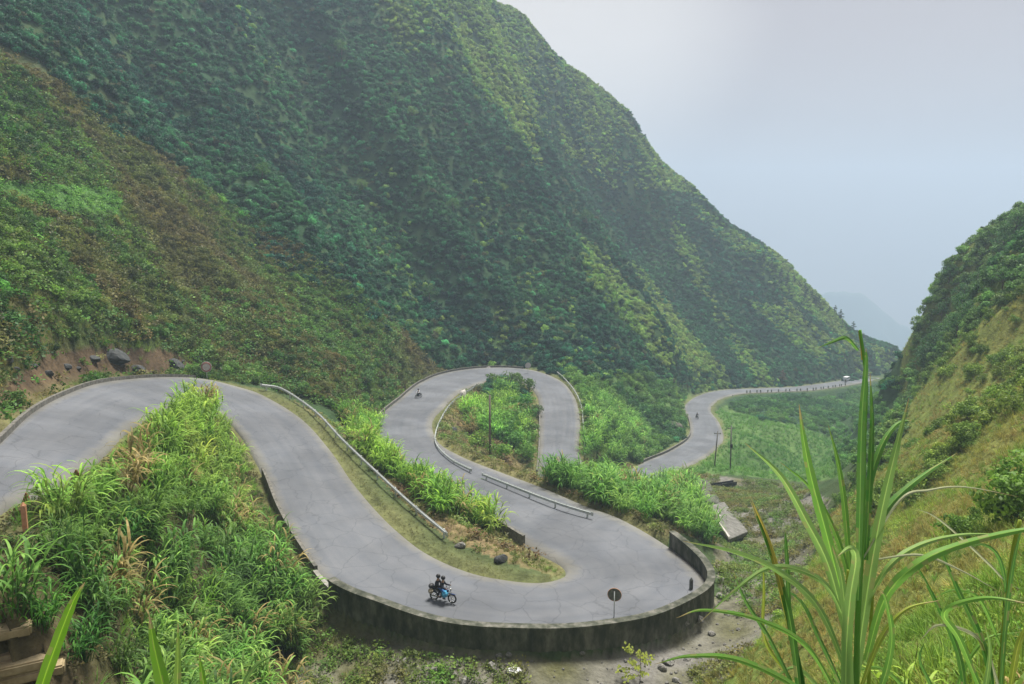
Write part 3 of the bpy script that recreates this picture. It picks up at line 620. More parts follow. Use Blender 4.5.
# triangular warning signs beyond the mound grass, seen from behind
def tri_sign(px, py, d, lab, yaw):
    p = Vector(atd(px, py, d)); g = float(hz(p.x, p.y)); root = empty('warning_sign', (p.x, p.y, g), yaw, lab, 'sign', 'triangular signs at the grass edge'); h = p.z - g
    MB().tube((0, 0, -.3), (0, 0, h - .05), .035, .035, 8).build('post', M_rust, root, True)
    b = MB(); s = .42
    pts = [(-s, -.36), (s, -.36), (0, .42)]
    fr = [b.bm.verts.new((x, -.03, h + z)) for x, z in pts]; bk = [b.bm.verts.new((x, 0, h + z)) for x, z in pts]
    b.bm.faces.new(fr); b.bm.faces.new(bk[::-1])
    for k in range(3): b.bm.faces.new((fr[k], bk[k], bk[(k + 1) % 3], fr[(k + 1) % 3]))
    b.build('plate', M_rust, root)
    b = MB()
    for k in range(3):
        a, c = pts[k], pts[(k + 1) % 3]; b.tube((a[0], -.045, h + a[1]), (c[0], -.045, h + c[1]), .035, n=6)
    b.build('rim', M_rust, root); 
    b = MB(); b.tube((0, -.045, h - .1), (0, -.05, h - .1), .16, n=3); b.build('panel', M_orange, root)
tri_sign(77, 478, 30.0, 'rusty triangular sign in the grass edge, nearer the top of the left mound', R(20))
tri_sign(28, 502, 26.0, 'darker rusty triangular sign at the far left edge of the mound grass', R(-15))
def marker(px, py, lab, d=None, h=.9, col=None, name='marker_post', w=.16, zz=None):
    p = Vector(atz(px, py, zz)) if zz is not None else on(px, py, d); root = empty(name, p, .3, lab, 'post')
    MB().box((0, 0, h / 2 - .1), (w, w, h + .2), bevel=.02).build('shaft', col or M_kerb, root)
    MB().tube((0, 0, h + .003), (0, 0, h + w * .8), w * .68, .01, 4).build('cap', col or M_kerb, root); return root
marker(691, 590, 'small dark pointed post on the road just inside the right curve of the parapet', h=.75, col=M_greymetal, zz=-20.85, w=.2)
marker(33, 605, 'short post with an ochre top among the grass at the lower left', 22.5, 1.0, M_orange)
# posts along the far road
prev = None
for k in np.arange(51.2, 54.6, .16):
    i = int(k * 10); P_ = rb[i]; d = rb[i] - ra[i]; d[2] = 0; d /= np.linalg.norm(d)
    if prev is None:
        b0 = MB().box((0, 0, .15), (.34, .34, 1.5), bevel=.04).box((0, 0, .92), (.4, .4, .07), bevel=.02).build('road_bollard', M_slab); o = b0; prev = 1
        tag(o, 'squat concrete bollard in the row along the far road above the valley', 'bollard', 'bollards in a row on the outer edge of the far road')
    else: o = b0.copy(); COL.objects.link(o)
    o.location = Vector(P_ + d * .45); o.rotation_euler = (0, 0, math.atan2(d[1], d[0]))
fw = sweep('retaining_wall', edge_line(50.6, 55, 'b', .9, -.1, 1.5), [(-.25, -2.6), (-.25, .12), (.3, .12), (.3, -2.6)], M_kerb)
tag(fw, 'low dark retaining wall under the bollards of the far road', 'wall')

# ------------------------------------------------------------------ concrete slabs and drain below the lower road
def slab(name, px, py, d, dims, rot, lab, cat, mat=M_slab, dz=0):
    p = on(px, py, d); o = MB().box((0, 0, 0), dims, bevel=.05).build(name, mat); o.location = p + Vector((0, 0, dz)); o.rotation_euler = rot; return tag(o, lab, cat)
def quadwall(name, pts, th, mat, lab, cat):
    b = MB(); c = sum((Vector(p) for p in pts), Vector()) / 4; f = [b.bm.verts.new(Vector(p) - c) for p in pts]
    n = (Vector(pts[1]) - Vector(pts[0])).cross(Vector(pts[3]) - Vector(pts[0])).normalized(); k = [b.bm.verts.new(v.co + n * th) for v in f]
    b.bm.faces.new(f); b.bm.faces.new(k[::-1])
    for i in range(4): b.bm.faces.new((f[i], k[i], k[(i + 1) % 4], f[(i + 1) % 4]))
    bmesh.ops.bevel(b.bm, geom=b.bm.edges[:], offset=.05, segments=1, affect='EDGES')
    o = b.build(name, mat); o.location = c; return tag(o, lab, cat)
def gup(px, py, u): return tuple(ground_at(px, py, 30) + np.array([0, 0, u]))
quadwall('embankment_slab', [gup(694, 484, .9), gup(706, 508, .9), gup(722, 506, .3), gup(708, 482, .3)], -.6, M_conc, 'sloping dark grey concrete embankment below the lower road, by the two poles', 'embankment')
quadwall('embankment_slab', [gup(707, 512, .8), gup(730, 546, .8), gup(748, 536, .5), gup(724, 505, .5)], -.6, M_conc2, 'large tilted grey concrete slab lying in the gully beyond the parapet wall', 'embankment')
quadwall('drain_channel', [gup(712, 521, 1.05), gup(728, 546, 1.05), gup(733, 544, 1.1), gup(717, 519, 1.1)], -.35, M_pale, 'pale concrete drain strip along the tilted slab', 'drain')
tr = empty('trough', on(724, 487, 106), R(22), 'long dark trough lying on the ground in front of the two poles', 'trough')
MB().box((0, 0, .1), (4.6, .9, .12), bevel=.03).build('floor', M_black, tr)
for yy in (-.45, .45): MB().box((0, yy, .35), (4.6, .1, .6), bevel=.02).build('side_board', M_black, tr)
# steps at the lower left
for k, (px, py, d) in enumerate([(-4, 644, None), (6, 658, None), (16, 670, None), (28, 681, None)]):
    lab = ['broad sandy top step at the lower left corner', 'second sandy step below the broad top one', 'third sandy step down at the lower left', 'lowest sandy step, nearest the bottom edge'][k]
    o = slab('earth_step', px, py, d, (1.9, .5 if k else 1.0, .3), (0, 0, R(28)), lab, 'step', mat_noise('packed_sand', (.24, .19, .10), (.42, .34, .21), 2.5, .95, .25, 6) if k == 0 else bpy.data.materials['packed_sand'], -.02)

# ------------------------------------------------------------------ boulders
def rock_mesh(seed):
    r = random.Random(seed); bm = bmesh.new(); bmesh.ops.create_icosphere(bm, subdivisions=3, radius=1)
    cuts = [(Vector((r.gauss(0, 1), r.gauss(0, 1), r.gauss(0, 1))).normalized(), r.uniform(.55, .85)) for _ in range(11)]
    for v in bm.verts:
        for n, d in cuts:
            k = v.co.dot(n)
            if k > d: v.co -= n * (k - d) * .93
        v.co += v.co.normalized() * r.uniform(-.03, .03)
    me = bpy.data.meshes.new('boulder'); bm.to_mesh(me); bm.free(); me.materials.append(M_rock); return me
RM = [rock_mesh(s) for s in range(5)]
M_darkrock = mat_noise('dark_wet_rock', (.025, .03, .032), (.085, .09, .09), 2.5, .85, .7, 8, bscale=7, dist=.08)
def rock(px, py, s, lab, group=None, name='boulder', mat=None, d=None, k=None, z=.25):
    p = on(px, py, d); k = random.randrange(5) if k is None else k
    me = RM[k]
    if mat: me = me.copy(); me.materials[0] = mat
    o = bpy.data.objects.new(name, me); COL.objects.link(o); s = s if isinstance(s, tuple) else (s, s * random.uniform(.7, 1.1), s * random.uniform(.55, .8))
    o.location = p + Vector((0, 0, s[2] * z)); o.scale = s; o.rotation_euler = (random.uniform(-.3, .3), random.uniform(-.3, .3), random.uniform(0, 6)); return tag(o, lab, 'rock', group)
rock(117, 364, (1.6, 1.1, 1.1), 'dark wet boulder on the bank above the left bend', mat=M_darkrock)
rock(137, 372, (1.2, .8, .6), 'smaller dark rock right of the boulder above the left bend', mat=M_darkrock)
rock(175, 366, (1.3, .8, .7), 'dark flat rock half buried below the sign at the left bend', mat=M_darkrock)
rock(463, 397, (1.1, .9, 1.1), 'pale white boulder at the upper left end of the planted island', mat=M_pale)
rock(454, 431, (.8, .7, .5), 'dark brown rock on the left side of the planted island', mat=M_darkrock)
rock(501, 561, (.6, .45, .4), 'dark grey rock lying on the grass strip inside the near hairpin', mat=M_darkrock)
rock(460, 547, (.45, .35, .3), 'small grey rock by the lower end of the long guardrail')
rock(488, 369, (.9, .6, .5), 'rock at the roadside behind the far upper bend')
for k in range(30):
    px = random.choice([random.uniform(400, 700), random.uniform(700, 800)]); py = random.uniform(655, 682) if px < 700 else random.uniform(500, 640)
    if px > 700 and px > 830 - (py - 500) * .75: px -= 60
    rock(px, py, random.uniform(.16, .42), 'grey limestone rock lying loose in the dry gully below the parapet wall', 'loose rocks in the dry gully')
M_cliff = mat_noise('weathered_cliff', (.05, .048, .04), (.15, .135, .11), 2.2, .95, .8, 8, bscale=5, dist=.15)
for px, py, sx, sz_, lab in [(672, 428, 2.6, 1.4, 'dark rock bank above the road where it reappears on the right')]:
    g_ = on(px, py); o = rock(px, py, (sx, sx * .8, sz_), lab, name='rock_face', mat=M_cliff, z=.25); o.location = g_ + Vector((0, -.6, sz_ * .2))
for k in range(9):
    rock(random.uniform(5, 190), random.uniform(352, 380), random.uniform(.3, .75), 'dark rock on the bare bank above the left bend', 'rocks in the bare bank above the left bend', mat=M_darkrock)
# crumpled litter
b = MB(); b.ball((0, 0, .12), (.42, .25, .13), 3)
for v in b.bm.verts: v.co += Vector((random.uniform(-.05, .05), random.uniform(-.05, .05), random.uniform(-.05, .06)))
M_litter = mat_noise('white_plastic', (.6, .6, .62), (.8, .8, .82), 4, .4, .3)
o = b.build('plastic_bag', M_litter); o.location = on(514, 673); tag(o, 'crumpled white plastic bag lying in the dirt under the parapet wall', 'litter')

# ------------------------------------------------------------------ undergrowth, one kind per place
def sample(dens, d0, d1, a0=-42, a1=42, poly=None, emin=.5, extra=None, vis=True):
    A = (d1 * d1 - d0 * d0) * R(a1 - a0) / 2; n = int(A * dens)
    r_ = np.sqrt(rng.uniform(d0 * d0, d1 * d1, n)); a = rng.uniform(R(a0), R(a1), n)
    x = r_ * np.sin(a); y = r_ * np.cos(a); z = hz(x, y)
    k = np.ones(n, bool); px, py = pz(x, y, z)
    if poly is not None:
        k &= np.logical_or.reduce([inpoly(px, py, p) for p in (poly if isinstance(poly[0], list) else [poly])])
    k &= (py < 900) & (py > -160)
    if vis:
        ai = np.clip(((np.arctan2(x, y) - az[0]) / (az[1] - az[0])), 0, NA - 1).astype(int); ri = np.clip(np.searchsorted(rad, r_), 0, NR - 1); k &= VIS[ri, ai]
    i = np.where(k)[0]; x, y, z, px, py = x[i], y[i], z[i], px[i], py[i]
    e, zr, sd, ii = roadinfo(x, y); k = e > emin
    if extra is not None: k &= extra(x, y, z, px, py, e, sd * SGN, ii)
    return x[k], y[k], z[k], px[k], py[k], e[k]
def tints(x, y, a, b, seed=31, s=8, jit=.22, hue=.12):
    t = np.clip((vnoise(x, y, s, seed) - .2) * 1.6, 0, 1)[:, None]; c = np.array(a)[None] * (1 - t) + np.array(b)[None] * t
    c = c * np.exp(rng.normal(0, jit, (len(x), 1))) * np.exp(rng.normal(0, hue, (len(x), 3)) * np.array([.6, .25, .6])); return np.clip(c, 0, 1)
TOT = 0; CNT = []
def plant(name, c, smp, s0, s1, a, b, label, cat, seed=31, s=8, tilt=.15, sz=None, sink=0., jit=.22, tint=None):
    global TOT
    x, y, z, px, py, e = smp; n = len(x); TOT += n; CNT.append((name, n))
    sc = rng.uniform(s0, s1, n) ; t = tints(x, y, a, b, seed, s, jit) if tint is None else tint(x, y, px, py)
    if c is KC:
        dd = rng.uniform(0, 1, n) < .06; t[dd] = np.array([.30, .25, .09])
    return scatter(name, c, np.stack([x, y, z - sink * sc], 1), sc, t, tilt, sz, label, cat)
Z_VAL = [(640, 440), (720, 395), (760, 393), (905, 378), (905, 470), (850, 490), (835, 440), (800, 425), (760, 418), (725, 408)]
# forested mountain
def in_scrub(x, y, px, py, w=1.):
    j = (vnoise(x, y, 14, 130) - .5) * 90 * w + rng.uniform(-22, 22, len(x)) * w
    return inpoly(px, py, Z_SCRUB) & (inpoly(px + j, py - j, Z_SCRUB) | (py > 330))
outside = lambda x, y, z, px, py, e, sd, ii: ~in_scrub(x, y, px, py) & ~inpoly(px, py, Z_LUSHR) & ~inpoly(px, py, Z_FIELD) & ~(inpoly(px, py, Z_RIGHT) & (np.hypot(x, y) < 200)) & ~inpoly(px, py, Z_GULLY) & ~(inpoly(px, py, Z_VAL) & (py > 388)) & ((ii < 48) | (e > 4) | (sd > 0)) & (np.hypot(x, y) > 140) & (py < 470)
def ft(x, y, px, py):
    g = vnoise(x + y * .35, y * .25 + z_of(x, y) * .3, 16, 51); h = vnoise(x, y, 60, 52); dist = np.hypot(x, y)
    a = tints(x, y, (.012, .088, .046), (.044, .165, .062), 53, 14, .42)
    b = tints(x, y, (.19, .36, .075), (.25, .37, .09), 54, 10, .25)
    band = np.logical_or.reduce([inpoly(px, py, P_) for P_ in ([(400, -20), (500, -20), (600, 95), (700, 195), (650, 190), (610, 190), (560, 150), (500, 110), (450, 60)], [(575, 235), (600, 250), (650, 310), (690, 365), (670, 375), (620, 320), (585, 280)], [(745, 300), (790, 310), (840, 345), (850, 365), (800, 350)], [(690, 200), (760, 250), (850, 325), (845, 340), (770, 285), (700, 225)])]) & (dist > 170)
    m = np.maximum(np.clip((g - .56) * 5, 0, 1) * np.clip((dist - 215) / 60, .12, 1), band * np.clip(.35 + (vnoise(x, y, 12, 57) - .3) * 1.8, .15, .9)); m = (rng.uniform(0, 1, len(x)) < m)[:, None]
    dry = (rng.uniform(0, 1, len(x)) < .02)[:, None]
    return np.where(dry, np.array([.10, .12, .05])[None], np.where(m, b, a))
def z_of(x, y): return hz(x, y)
S1 = sample(.95, 140, 430, -42, 34, None, 1.6, outside)
plant('forest_undergrowth', KB, S1, .45, 1.75, None, None, 'dense dark green bushes and treetops covering the steep mountain', 'undergrowth', tilt=.3, sink=.1, tint=ft)
# brown slope on the left
nocrop = lambda x, y, z, px, py, e, sd, ii: ~(inpoly(px, py, Z_BANK) & (rng.uniform(0, 1, len(x)) < .93)) & ~inpoly(px, py, Z_CROP) & (np.hypot(x, y) < 240)
def st(x, y, px, py):
    g = vnoise(x, y, 11, 61); b = np.clip((g - .30) * 3.2, 0, .92); b = (rng.uniform(0, 1, len(x)) < b)[:, None]
    low = ((px > 150) & (px < 400) & (py > 290) & (rng.uniform(0, 1, len(x)) < .45))[:, None]
    c = np.where(b, tints(x, y, (.05, .145, .025), (.115, .21, .035), 62, 7, .38), tints(x, y, (.14, .13, .04), (.12, .165, .035), 63, 6, .28))
    return np.where(low, tints(x, y, (.07, .18, .035), (.12, .25, .045), 64, 5, .25), c)
S2 = sample(.7, 40, 240, -42, 2, Z_SCRUB, 1.2, nocrop)
plant('slope_scrub', KS, S2, .4, 1.25, None, None, 'brown and olive scrub bushes spread over the left slope', 'scrub', tilt=.3, sink=.05, tint=st)
S3 = sample(4.6, 34, 200, -42, 2, Z_SCRUB, .5, nocrop)
plant('slope_grass', KT, S3, .8, 1.9, (.22, .20, .06), (.15, .27, .045), 'dry brown grass between the bushes of the left slope', 'grass', 65, 9, .25, jit=.3)
S3b = sample(2.2, 34, 200, -42, 2, Z_SCRUB, .6, nocrop)
plant('slope_ground_cover', KW, S3b, 1.4, 2.8, None, None, 'matted low creepers covering the left slope', 'weeds', tilt=.35, tint=st)
S4 = sample(2.2, 60, 160, -42, -10, Z_CROP, .5)
plant('crop_patch', KW, S4, 1.2, 2.0, (.09, .25, .035), (.16, .35, .055), 'bright green field patch high on the left slope', 'crop', 66, 6)
# grassy mound between the two left roads
def mgate(x, y, z, px, py, e, sd, ii):
    g = vnoise(x, y, 2.6, 71); open_ = (py > 570) & (px < 100) & (g < .5); bare = (py > 525) & (px > 160) & (px < 215) & (g < .42) | (py > 600) & (g < .3)
    return ~open_ & ~bare & ~((ii < 5.6) & (e < 2.1)) & ~((ii < 9) & (e < .9)) & ~((ii > 10.3) & (e < 1.5)) & ~((px < 70) & (py > 625))
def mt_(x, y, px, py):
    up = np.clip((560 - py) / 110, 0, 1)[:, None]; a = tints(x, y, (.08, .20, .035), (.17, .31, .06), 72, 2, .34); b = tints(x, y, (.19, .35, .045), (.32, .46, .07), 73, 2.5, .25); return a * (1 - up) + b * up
S5 = sample(1.7, 22, 92, -42, -10, Z_MOUND, .75, mgate)
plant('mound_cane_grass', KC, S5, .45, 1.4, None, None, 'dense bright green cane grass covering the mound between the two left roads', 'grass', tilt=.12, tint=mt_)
S5c = sample(3.5, 20, 92, -42, -10, Z_MOUND, .4, lambda x, y, z, px, py, e, sd, ii: (vnoise(x, y, 2.2, 120) > .3) & ~((px < 70) & (py > 625)))
plant('mound_short_grass', KT, S5c, .7, 1.5, (.09, .26, .03), (.20, .38, .05), 'shorter bright green grass between the cane clumps of the mound', 'grass', 121, 3, .25)
S5b = sample(5, 20, 92, -42, -10, Z_MOUND, .35)
plant('mound_ground_cover', KW, S5b, .5, 1.0, (.05, .075, .02), (.11, .095, .035), 'low weeds and dry stalks on the soil of the mound', 'weeds', 74, 2.5, .3)
# strips of cane grass between the roads
Z_C1 = [(335, 410), (372, 424), (400, 462), (470, 505), (500, 520), (494, 536), (450, 522), (405, 492), (360, 452)]
S6 = sample(1.3, 56, 120, -18, 2, Z_C1, .4)
plant('strip_cane_grass', KC, S6, 1.0, 1.45, (.12, .30, .03), (.23, .41, .05), 'bright green cane grass in the strip beside the long guardrail', 'grass', 75, 5)
Z_C2 = [(570, 503), (548, 484), (560, 470), (640, 468), (684, 484), (706, 524), (712, 548), (700, 544), (672, 524), (650, 518), (640, 524), (600, 506)]
S7 = sample(1.0, 62, 125, 1, 17, Z_C2, .8)
plant('roadside_cane_grass', KC, S7, .9, 1.65, (.08, .24, .03), (.19, .38, .06), 'tall green cane grass in the bend above the parapet wall, behind the straight guardrail', 'grass', 76, 4)
S7b = sample(4.5, 50, 210, -16, 17, [Z_STRIP, Z_ISLE, Z_PATCH], .4)
plant('strip_weeds', KT, S7b, .45, .95, (.2, .2, .06), (.12, .22, .035), 'short yellowish grass and weeds on the strips between the roads', 'grass', 77, 3, .3, jit=.3)
S7c = sample(1.2, 50, 210, -16, 17, [Z_STRIP, Z_ISLE, Z_PATCH], .7)
plant('strip_ground_cover', KW, S7c, .8, 1.9, (.24, .17, .08), (.12, .24, .04), 'dry litter and low weeds on the strips between the roads', 'weeds', 78, 3, .3, jit=.3)
S7d = sample(.35, 110, 190, -10, 6, [(462, 410), (500, 390), (530, 420), (540, 470), (500, 475), (455, 452)], 1.2)
plant('island_cane_grass', KC, S7d, 1.0, 1.6, (.14, .34, .045), (.24, .44, .06), 'bright green cane grass between the bushes of the planted island', 'grass', 112, 5)
# lush slope right of the upper bend, field, valley side
S8 = sample(.5, 120, 240, 2, 18, Z_LUSHR, 1.2)
plant('lush_bank', KS, S8, .8, 2.0, (.05, .16, .04), (.16, .31, .06), 'lush light green bushes on the bank right of the far upper bend', 'undergrowth', 79, 11, .3)
S9 = sample(1.2, 110, 230, 12, 28, Z_FIELD, .8)
plant('field_grass', KT, S9, 1.3, 2.2, (.09, .24, .045), (.15, .32, .06), 'bright green grass of the field beside the two slim poles', 'grass', 80, 14)
S10 = sample(.5, 130, 380, 8, 32, Z_VAL, 3.8)
plant('valley_side_bushes', KS, S10, .6, 1.5, (.06, .19, .05), (.14, .30, .07), 'green bushes on the valley side below the far road', 'undergrowth', 81, 14, .3)
S8b = sample(.55, 110, 210, 2, 14, [(586, 405), (612, 402), (640, 425), (650, 462), (586, 464)], .8)
plant('bank_grass', KC, S8b, 1.0, 1.6, (.13, .32, .05), (.20, .42, .07), 'tall pale green grass on the lower bank right of the far bend', 'grass', 110, 9)
# right hillside
rh_ok = lambda x, y, z, px, py, e, sd, ii: (x > 0) & (np.hypot(x, y) < 190) & ~inpoly(px, py, Z_RTREE)
def rt_(x, y, px, py):
    g = vnoise(x, y, 5, 91) * .6 + vnoise(x, y, 15, 92) * .4; b = (rng.uniform(0, 1, len(x)) < np.clip((g - .42) * 5, .08, .95))[:, None]
    return np.where(b, tints(x, y, (.15, .29, .035), (.26, .36, .05), 93, 4, .2), tints(x, y, (.31, .27, .08), (.27, .29, .06), 94, 3, .2))
S11 = np.concatenate([np.array(sample(11, 3, 26, 4, 42, Z_RIGHT, .5, rh_ok)), np.array(sample(7, 26, 70, 4, 42, Z_RIGHT, .5, rh_ok)), np.array(sample(3.5, 70, 180, 12, 42, Z_RIGHT, .5, rh_ok))], 1)
plant('hillside_grass', KT, S11, .6, 1.3, None, None, 'tan and yellow-green grass covering the right hillside', 'grass', tilt=.3, tint=rt_)
S12 = np.concatenate([np.array(sample(5, 3, 26, 4, 42, Z_RIGHT, .5, rh_ok)), np.array(sample(2.5, 26, 90, 4, 42, Z_RIGHT, .5, rh_ok))], 1)
plant('hillside_weeds', KW, S12, .3, .7, None, None, 'low leafy weeds on the right hillside', 'weeds', tilt=.3, tint=rt_)
bg_ = lambda x, y, z, px, py, e, sd, ii: rh_ok(x, y, z, px, py, e, sd, ii) & (vnoise(x, y, 9, 95) > np.where(py < 420, .50, .66))
S12b = np.array(sample(5, 2.5, 9, 2, 42, Z_RIGHT, .5, lambda x, y, z, px, py, e, sd, ii: (px > 660) & (py < 760)))
plant('near_grass', KC, S12b, .22, .42, (.20, .36, .04), (.30, .40, .07), 'thin arching grass leaves close by at the lower right', 'grass', 111, 2, .25)
S13 = np.array(sample(.42, 22, 180, 8, 42, Z_RIGHT, .5, bg_))
plant('hillside_bushes', KS, S13, .45, 1.35, (.10, .21, .03), (.19, .29, .045), 'yellow-green bushes dotted over the right hillside', 'bushes', 96, 12, .3)
S14 = np.array(sample(.75, 80, 200, 18, 42, Z_RTREE, .5, lambda x, y, z, px, py, e, sd, ii: (np.hypot(x, y) < 200)))
plant('hilltop_bushes', KB, S14, .7, 1.8, (.06, .17, .045), (.14, .26, .06), 'dense green bushes below the trees of the right hilltop', 'bushes', 97, 9, .3)
# gully
gg = lambda x, y, z, px, py, e, sd, ii: vnoise(x, y, 4.5, 98) + .08 + .42 * (px < 450) + .12 * (px > 690) > .56
S15 = np.array(sample(3.2, 30, 140, -20, 30, Z_GULLY, .7, gg))
plant('gully_weeds', KW, S15, .7, 1.5, (.13, .24, .04), (.18, .17, .05), 'patches of green weeds on the stony gully floor', 'weeds', 99, 2.5, .25)
S16 = np.array(sample(1.5, 30, 140, -20, 30, Z_GULLY, .9, gg))
plant('gully_grass', KT, S16, .6, 1.4, (.14, .22, .04), (.22, .2, .06), 'tufts of grass on the stony gully floor', 'grass', 100, 3, .25)
S17 = np.array(sample(4.5, 24, 200, -42, 20, None, .15, lambda x, y, z, px, py, e, sd, ii: (e < 1.8) & ~((ii > PAR0) & (ii < PAR1) & (sd < 0)) & (ii < 42)))
plant('verge_grass', KT, S17, .2, .45, (.19, .24, .05), (.17, .17, .06), 'short grass along the road verge', 'grass', 101, 3, .25)
# pebbles
pm_ = [bpy.data.objects.new('pebble', m) for m in RM]; KP = coll('pebble', pm_)
S18 = np.array(sample(2.2, 30, 130, -20, 30, Z_GULLY, .5, lambda x, y, z, px, py, e, sd, ii: (px > 390) & (rng.uniform(0, 1, len(x)) < .7)))
plant('gravel', KP, S18, .03, .14, (.2, .2, .2), (.3, .3, .3), 'grey stones and gravel scattered over the gully floor', 'gravel', 102, 3, .5)

# ------------------------------------------------------------------ single plants and trees
LM = {}
def lmat(c):
    if c not in LM: LM[c] = mat_leaf('foliage', False, c)
    return LM[c]
def leaf_mesh(src, m):
    me = src.data.copy(); me.materials.clear(); me.materials.append(m); return me
def single(name, src, px, py, s, c, lab, cat, group=None, d=None, p=None):
    o = bpy.data.objects.new(name, leaf_mesh(src, lmat(c))); COL.objects.link(o); o.location = p if p is not None else on(px, py, d)
    o.scale = (s, s, s); o.rotation_euler = (0, 0, random.uniform(0, 6)); return tag(o, lab, cat, group)
cane = list(KC.objects); bush = list(KS.objects)
big = mk_cane(200, 26, 2.5, .6); 
G = (.08, .24, .03); GD = (.05, .17, .025); GL = (.16, .35, .04)
single('cane_clump', big, 186, 404, .95, GL, 'upright bright tuft of cane grass at the very top of the left mound', 'grass clump')
single('cane_clump', big, 45, 632, .62, G, 'small lone clump of cane grass on bare soil at the lower left', 'grass clump')
single('cane_clump', big, 84, 664, .62, GD, 'dark arching cane clump just right of the sandy steps', 'grass clump')
single('cane_clump', big, 268, 588, .95, G, 'large arching cane clump beside the road at the right foot of the mound', 'grass clump')
single('cane_clump', big, 196, 628, .85, GL, 'round yellow-green cane clump in the lower middle of the mound', 'grass clump')
single('cane_clump', big, 252, 655, .8, G, 'arching cane clump lowest on the right side of the mound', 'grass clump')
single('cane_clump', big, 178, 690, .9, GL, 'pale fine-leaved clump at the bottom edge left of the centre', 'grass clump')
single('cane_clump', big, 120, 560, .95, GD, 'dark tall cane clump in the left middle of the mound', 'grass clump')
single('cane_clump', big, 366, 388, 1.2, (.07, .17, .05), 'big feathery green clump on the bank above the far left road', 'grass clump')
for px, py, s, c in [(503, 398, 3.2, (.09, .24, .04)), (518, 418, 3.4, (.10, .28, .04)), (494, 428, 2.6, (.15, .32, .05)), (512, 446, 3.0, (.08, .22, .04)), (496, 384, 2.4, (.12, .22, .04)), (526, 392, 2.6, (.09, .17, .04)), (482, 446, 2.2, (.19, .34, .05)), (528, 440, 2.4, (.10, .2, .04)), (484, 408, 2.5, (.15, .32, .05)),
                     (508, 430, 3.0, (.14, .32, .05)), (498, 456, 2.2, (.18, .36, .05)), (524, 460, 2.2, (.14, .30, .05)), (514, 384, 2.2, (.11, .2, .04)), (534, 416, 1.8, (.10, .16, .05)), (478, 424, 1.6, (.15, .3, .05))]:
    single('bush', random.choice(bush), px, py, s, c, 'leafy green bush growing on the planted island inside the far bend', 'bush', 'bushes on the planted island')
def tree_proto(seed, H, kind, c):
    r = random.Random(seed); root = empty('tree', (0, 0, 0)); b = MB(); top = Vector((r.uniform(-.4, .4), r.uniform(-.4, .4), H * .8))
    b.path([(0, 0, -.6), (r.uniform(-.1, .1), 0, H * .3), top * .7, top], [H * .03, H * .024, H * .016, H * .006], 7); lobes = []
    n = 9 if kind == 'broad' else 7
    for i in range(n):
        a = i * 2.4 + r.uniform(-.4, .4); t = .3 + .62 * i / n
        L_ = H * (.34 * (1.15 - t) + .08) if kind == 'broad' else H * .26 * (1.12 - t); st_ = top * t
        en = st_ + Vector((math.cos(a) * L_, math.sin(a) * L_, L_ * (.5 if kind == 'broad' else .1)))
        b.path([st_, (st_ + en) / 2 + Vector((0, 0, .06 * L_)), en], [H * .011, H * .007, H * .003], 5)
        lobes.append((tuple(en), H * r.uniform(.10, .16) if kind == 'broad' else H * .085)); lobes.append((tuple((st_ + en) / 2 + Vector((0, 0, .1 * L_))), H * .10 if kind == 'broad' else H * .07))
    lobes.append((tuple(top), H * (.14 if kind == 'broad' else .06)))
    tr_ = b.build('trunk', M_bark, root, True); V_, F_, L2 = [], [], []
    crown(V_, F_, L2, lobes, 70 if kind == 'broad' else 45, H * .024, r, .8)
    cr_ = proto('crown', V_, F_, L2, lmat(c)); COL.objects.link(cr_); cr_.parent = root; return root
TP = [tree_proto(301, 5.5, 'broad', (.08, .19, .05)), tree_proto(302, 4.6, 'broad', (.13, .24, .055)), tree_proto(303, 6.2, 'broad', (.065, .17, .05)), tree_proto(304, 6, 'pine', (.04, .09, .04))]
used = set()
def put_tree(k, p, s, lab, group):
    o = TP[k] if k not in used else copy_tree(TP[k]); used.add(k); o.location = p; o.scale = (s, s, s); o.rotation_euler = (0, 0, random.uniform(0, 6)); o.name = 'tree'; tag(o, lab, 'tree', group); return o
edge = [(928, 362), (926, 348), (926, 333), (928, 318), (928, 306), (936, 294), (944, 284), (954, 274), (965, 267), (976, 259), (988, 252), (999, 246), (1010, 238), (1020, 232)]
for i, (px, py) in enumerate(edge):
    put_tree(i % 3, on(px + 4, py + 4, 112), random.uniform(.75, 1.15), 'small bushy tree along the skyline of the right hill', 'trees on the skyline of the right hill')
for i in range(24):
    px = random.uniform(915, 1010); py = random.uniform(270, 400)
    if not inpoly(np.array([px]), np.array([py]), Z_RTREE)[0]: continue
    put_tree(i % 3, on(px, py), random.uniform(.5, .8), 'small bushy tree on the dark green shoulder of the right hill', 'trees on the shoulder of the right hill')
for i in range(26):
    t = random.uniform(0, 1); px = 752 + 116 * t; py = np.interp(px, [752, 790, 820, 850, 870], [246, 278, 300, 325, 336]) + random.uniform(2, 12)
    put_tree(3, on(px, py), random.uniform(.6, 1.15), 'tiny dark tree on the far skyline of the mountain', 'trees on the far skyline of the mountain')
for i in range(14):
    px = random.uniform(250, 640); py = random.uniform(40, 330); 
    if inpoly(np.array([px]), np.array([py]), Z_SCRUB)[0]: continue
    put_tree(i % 3, on(px, py), random.uniform(.7, 1.1), 'dark green tree standing out of the undergrowth on the mountain face', 'trees on the mountain face')
dt = tree_proto(310, 6.5, 'pine', (.16, .11, .06)); dt.location = on(782, 384); tag(dt, 'pale brown dry tree beside the far road at the foot of the mountain', 'tree')
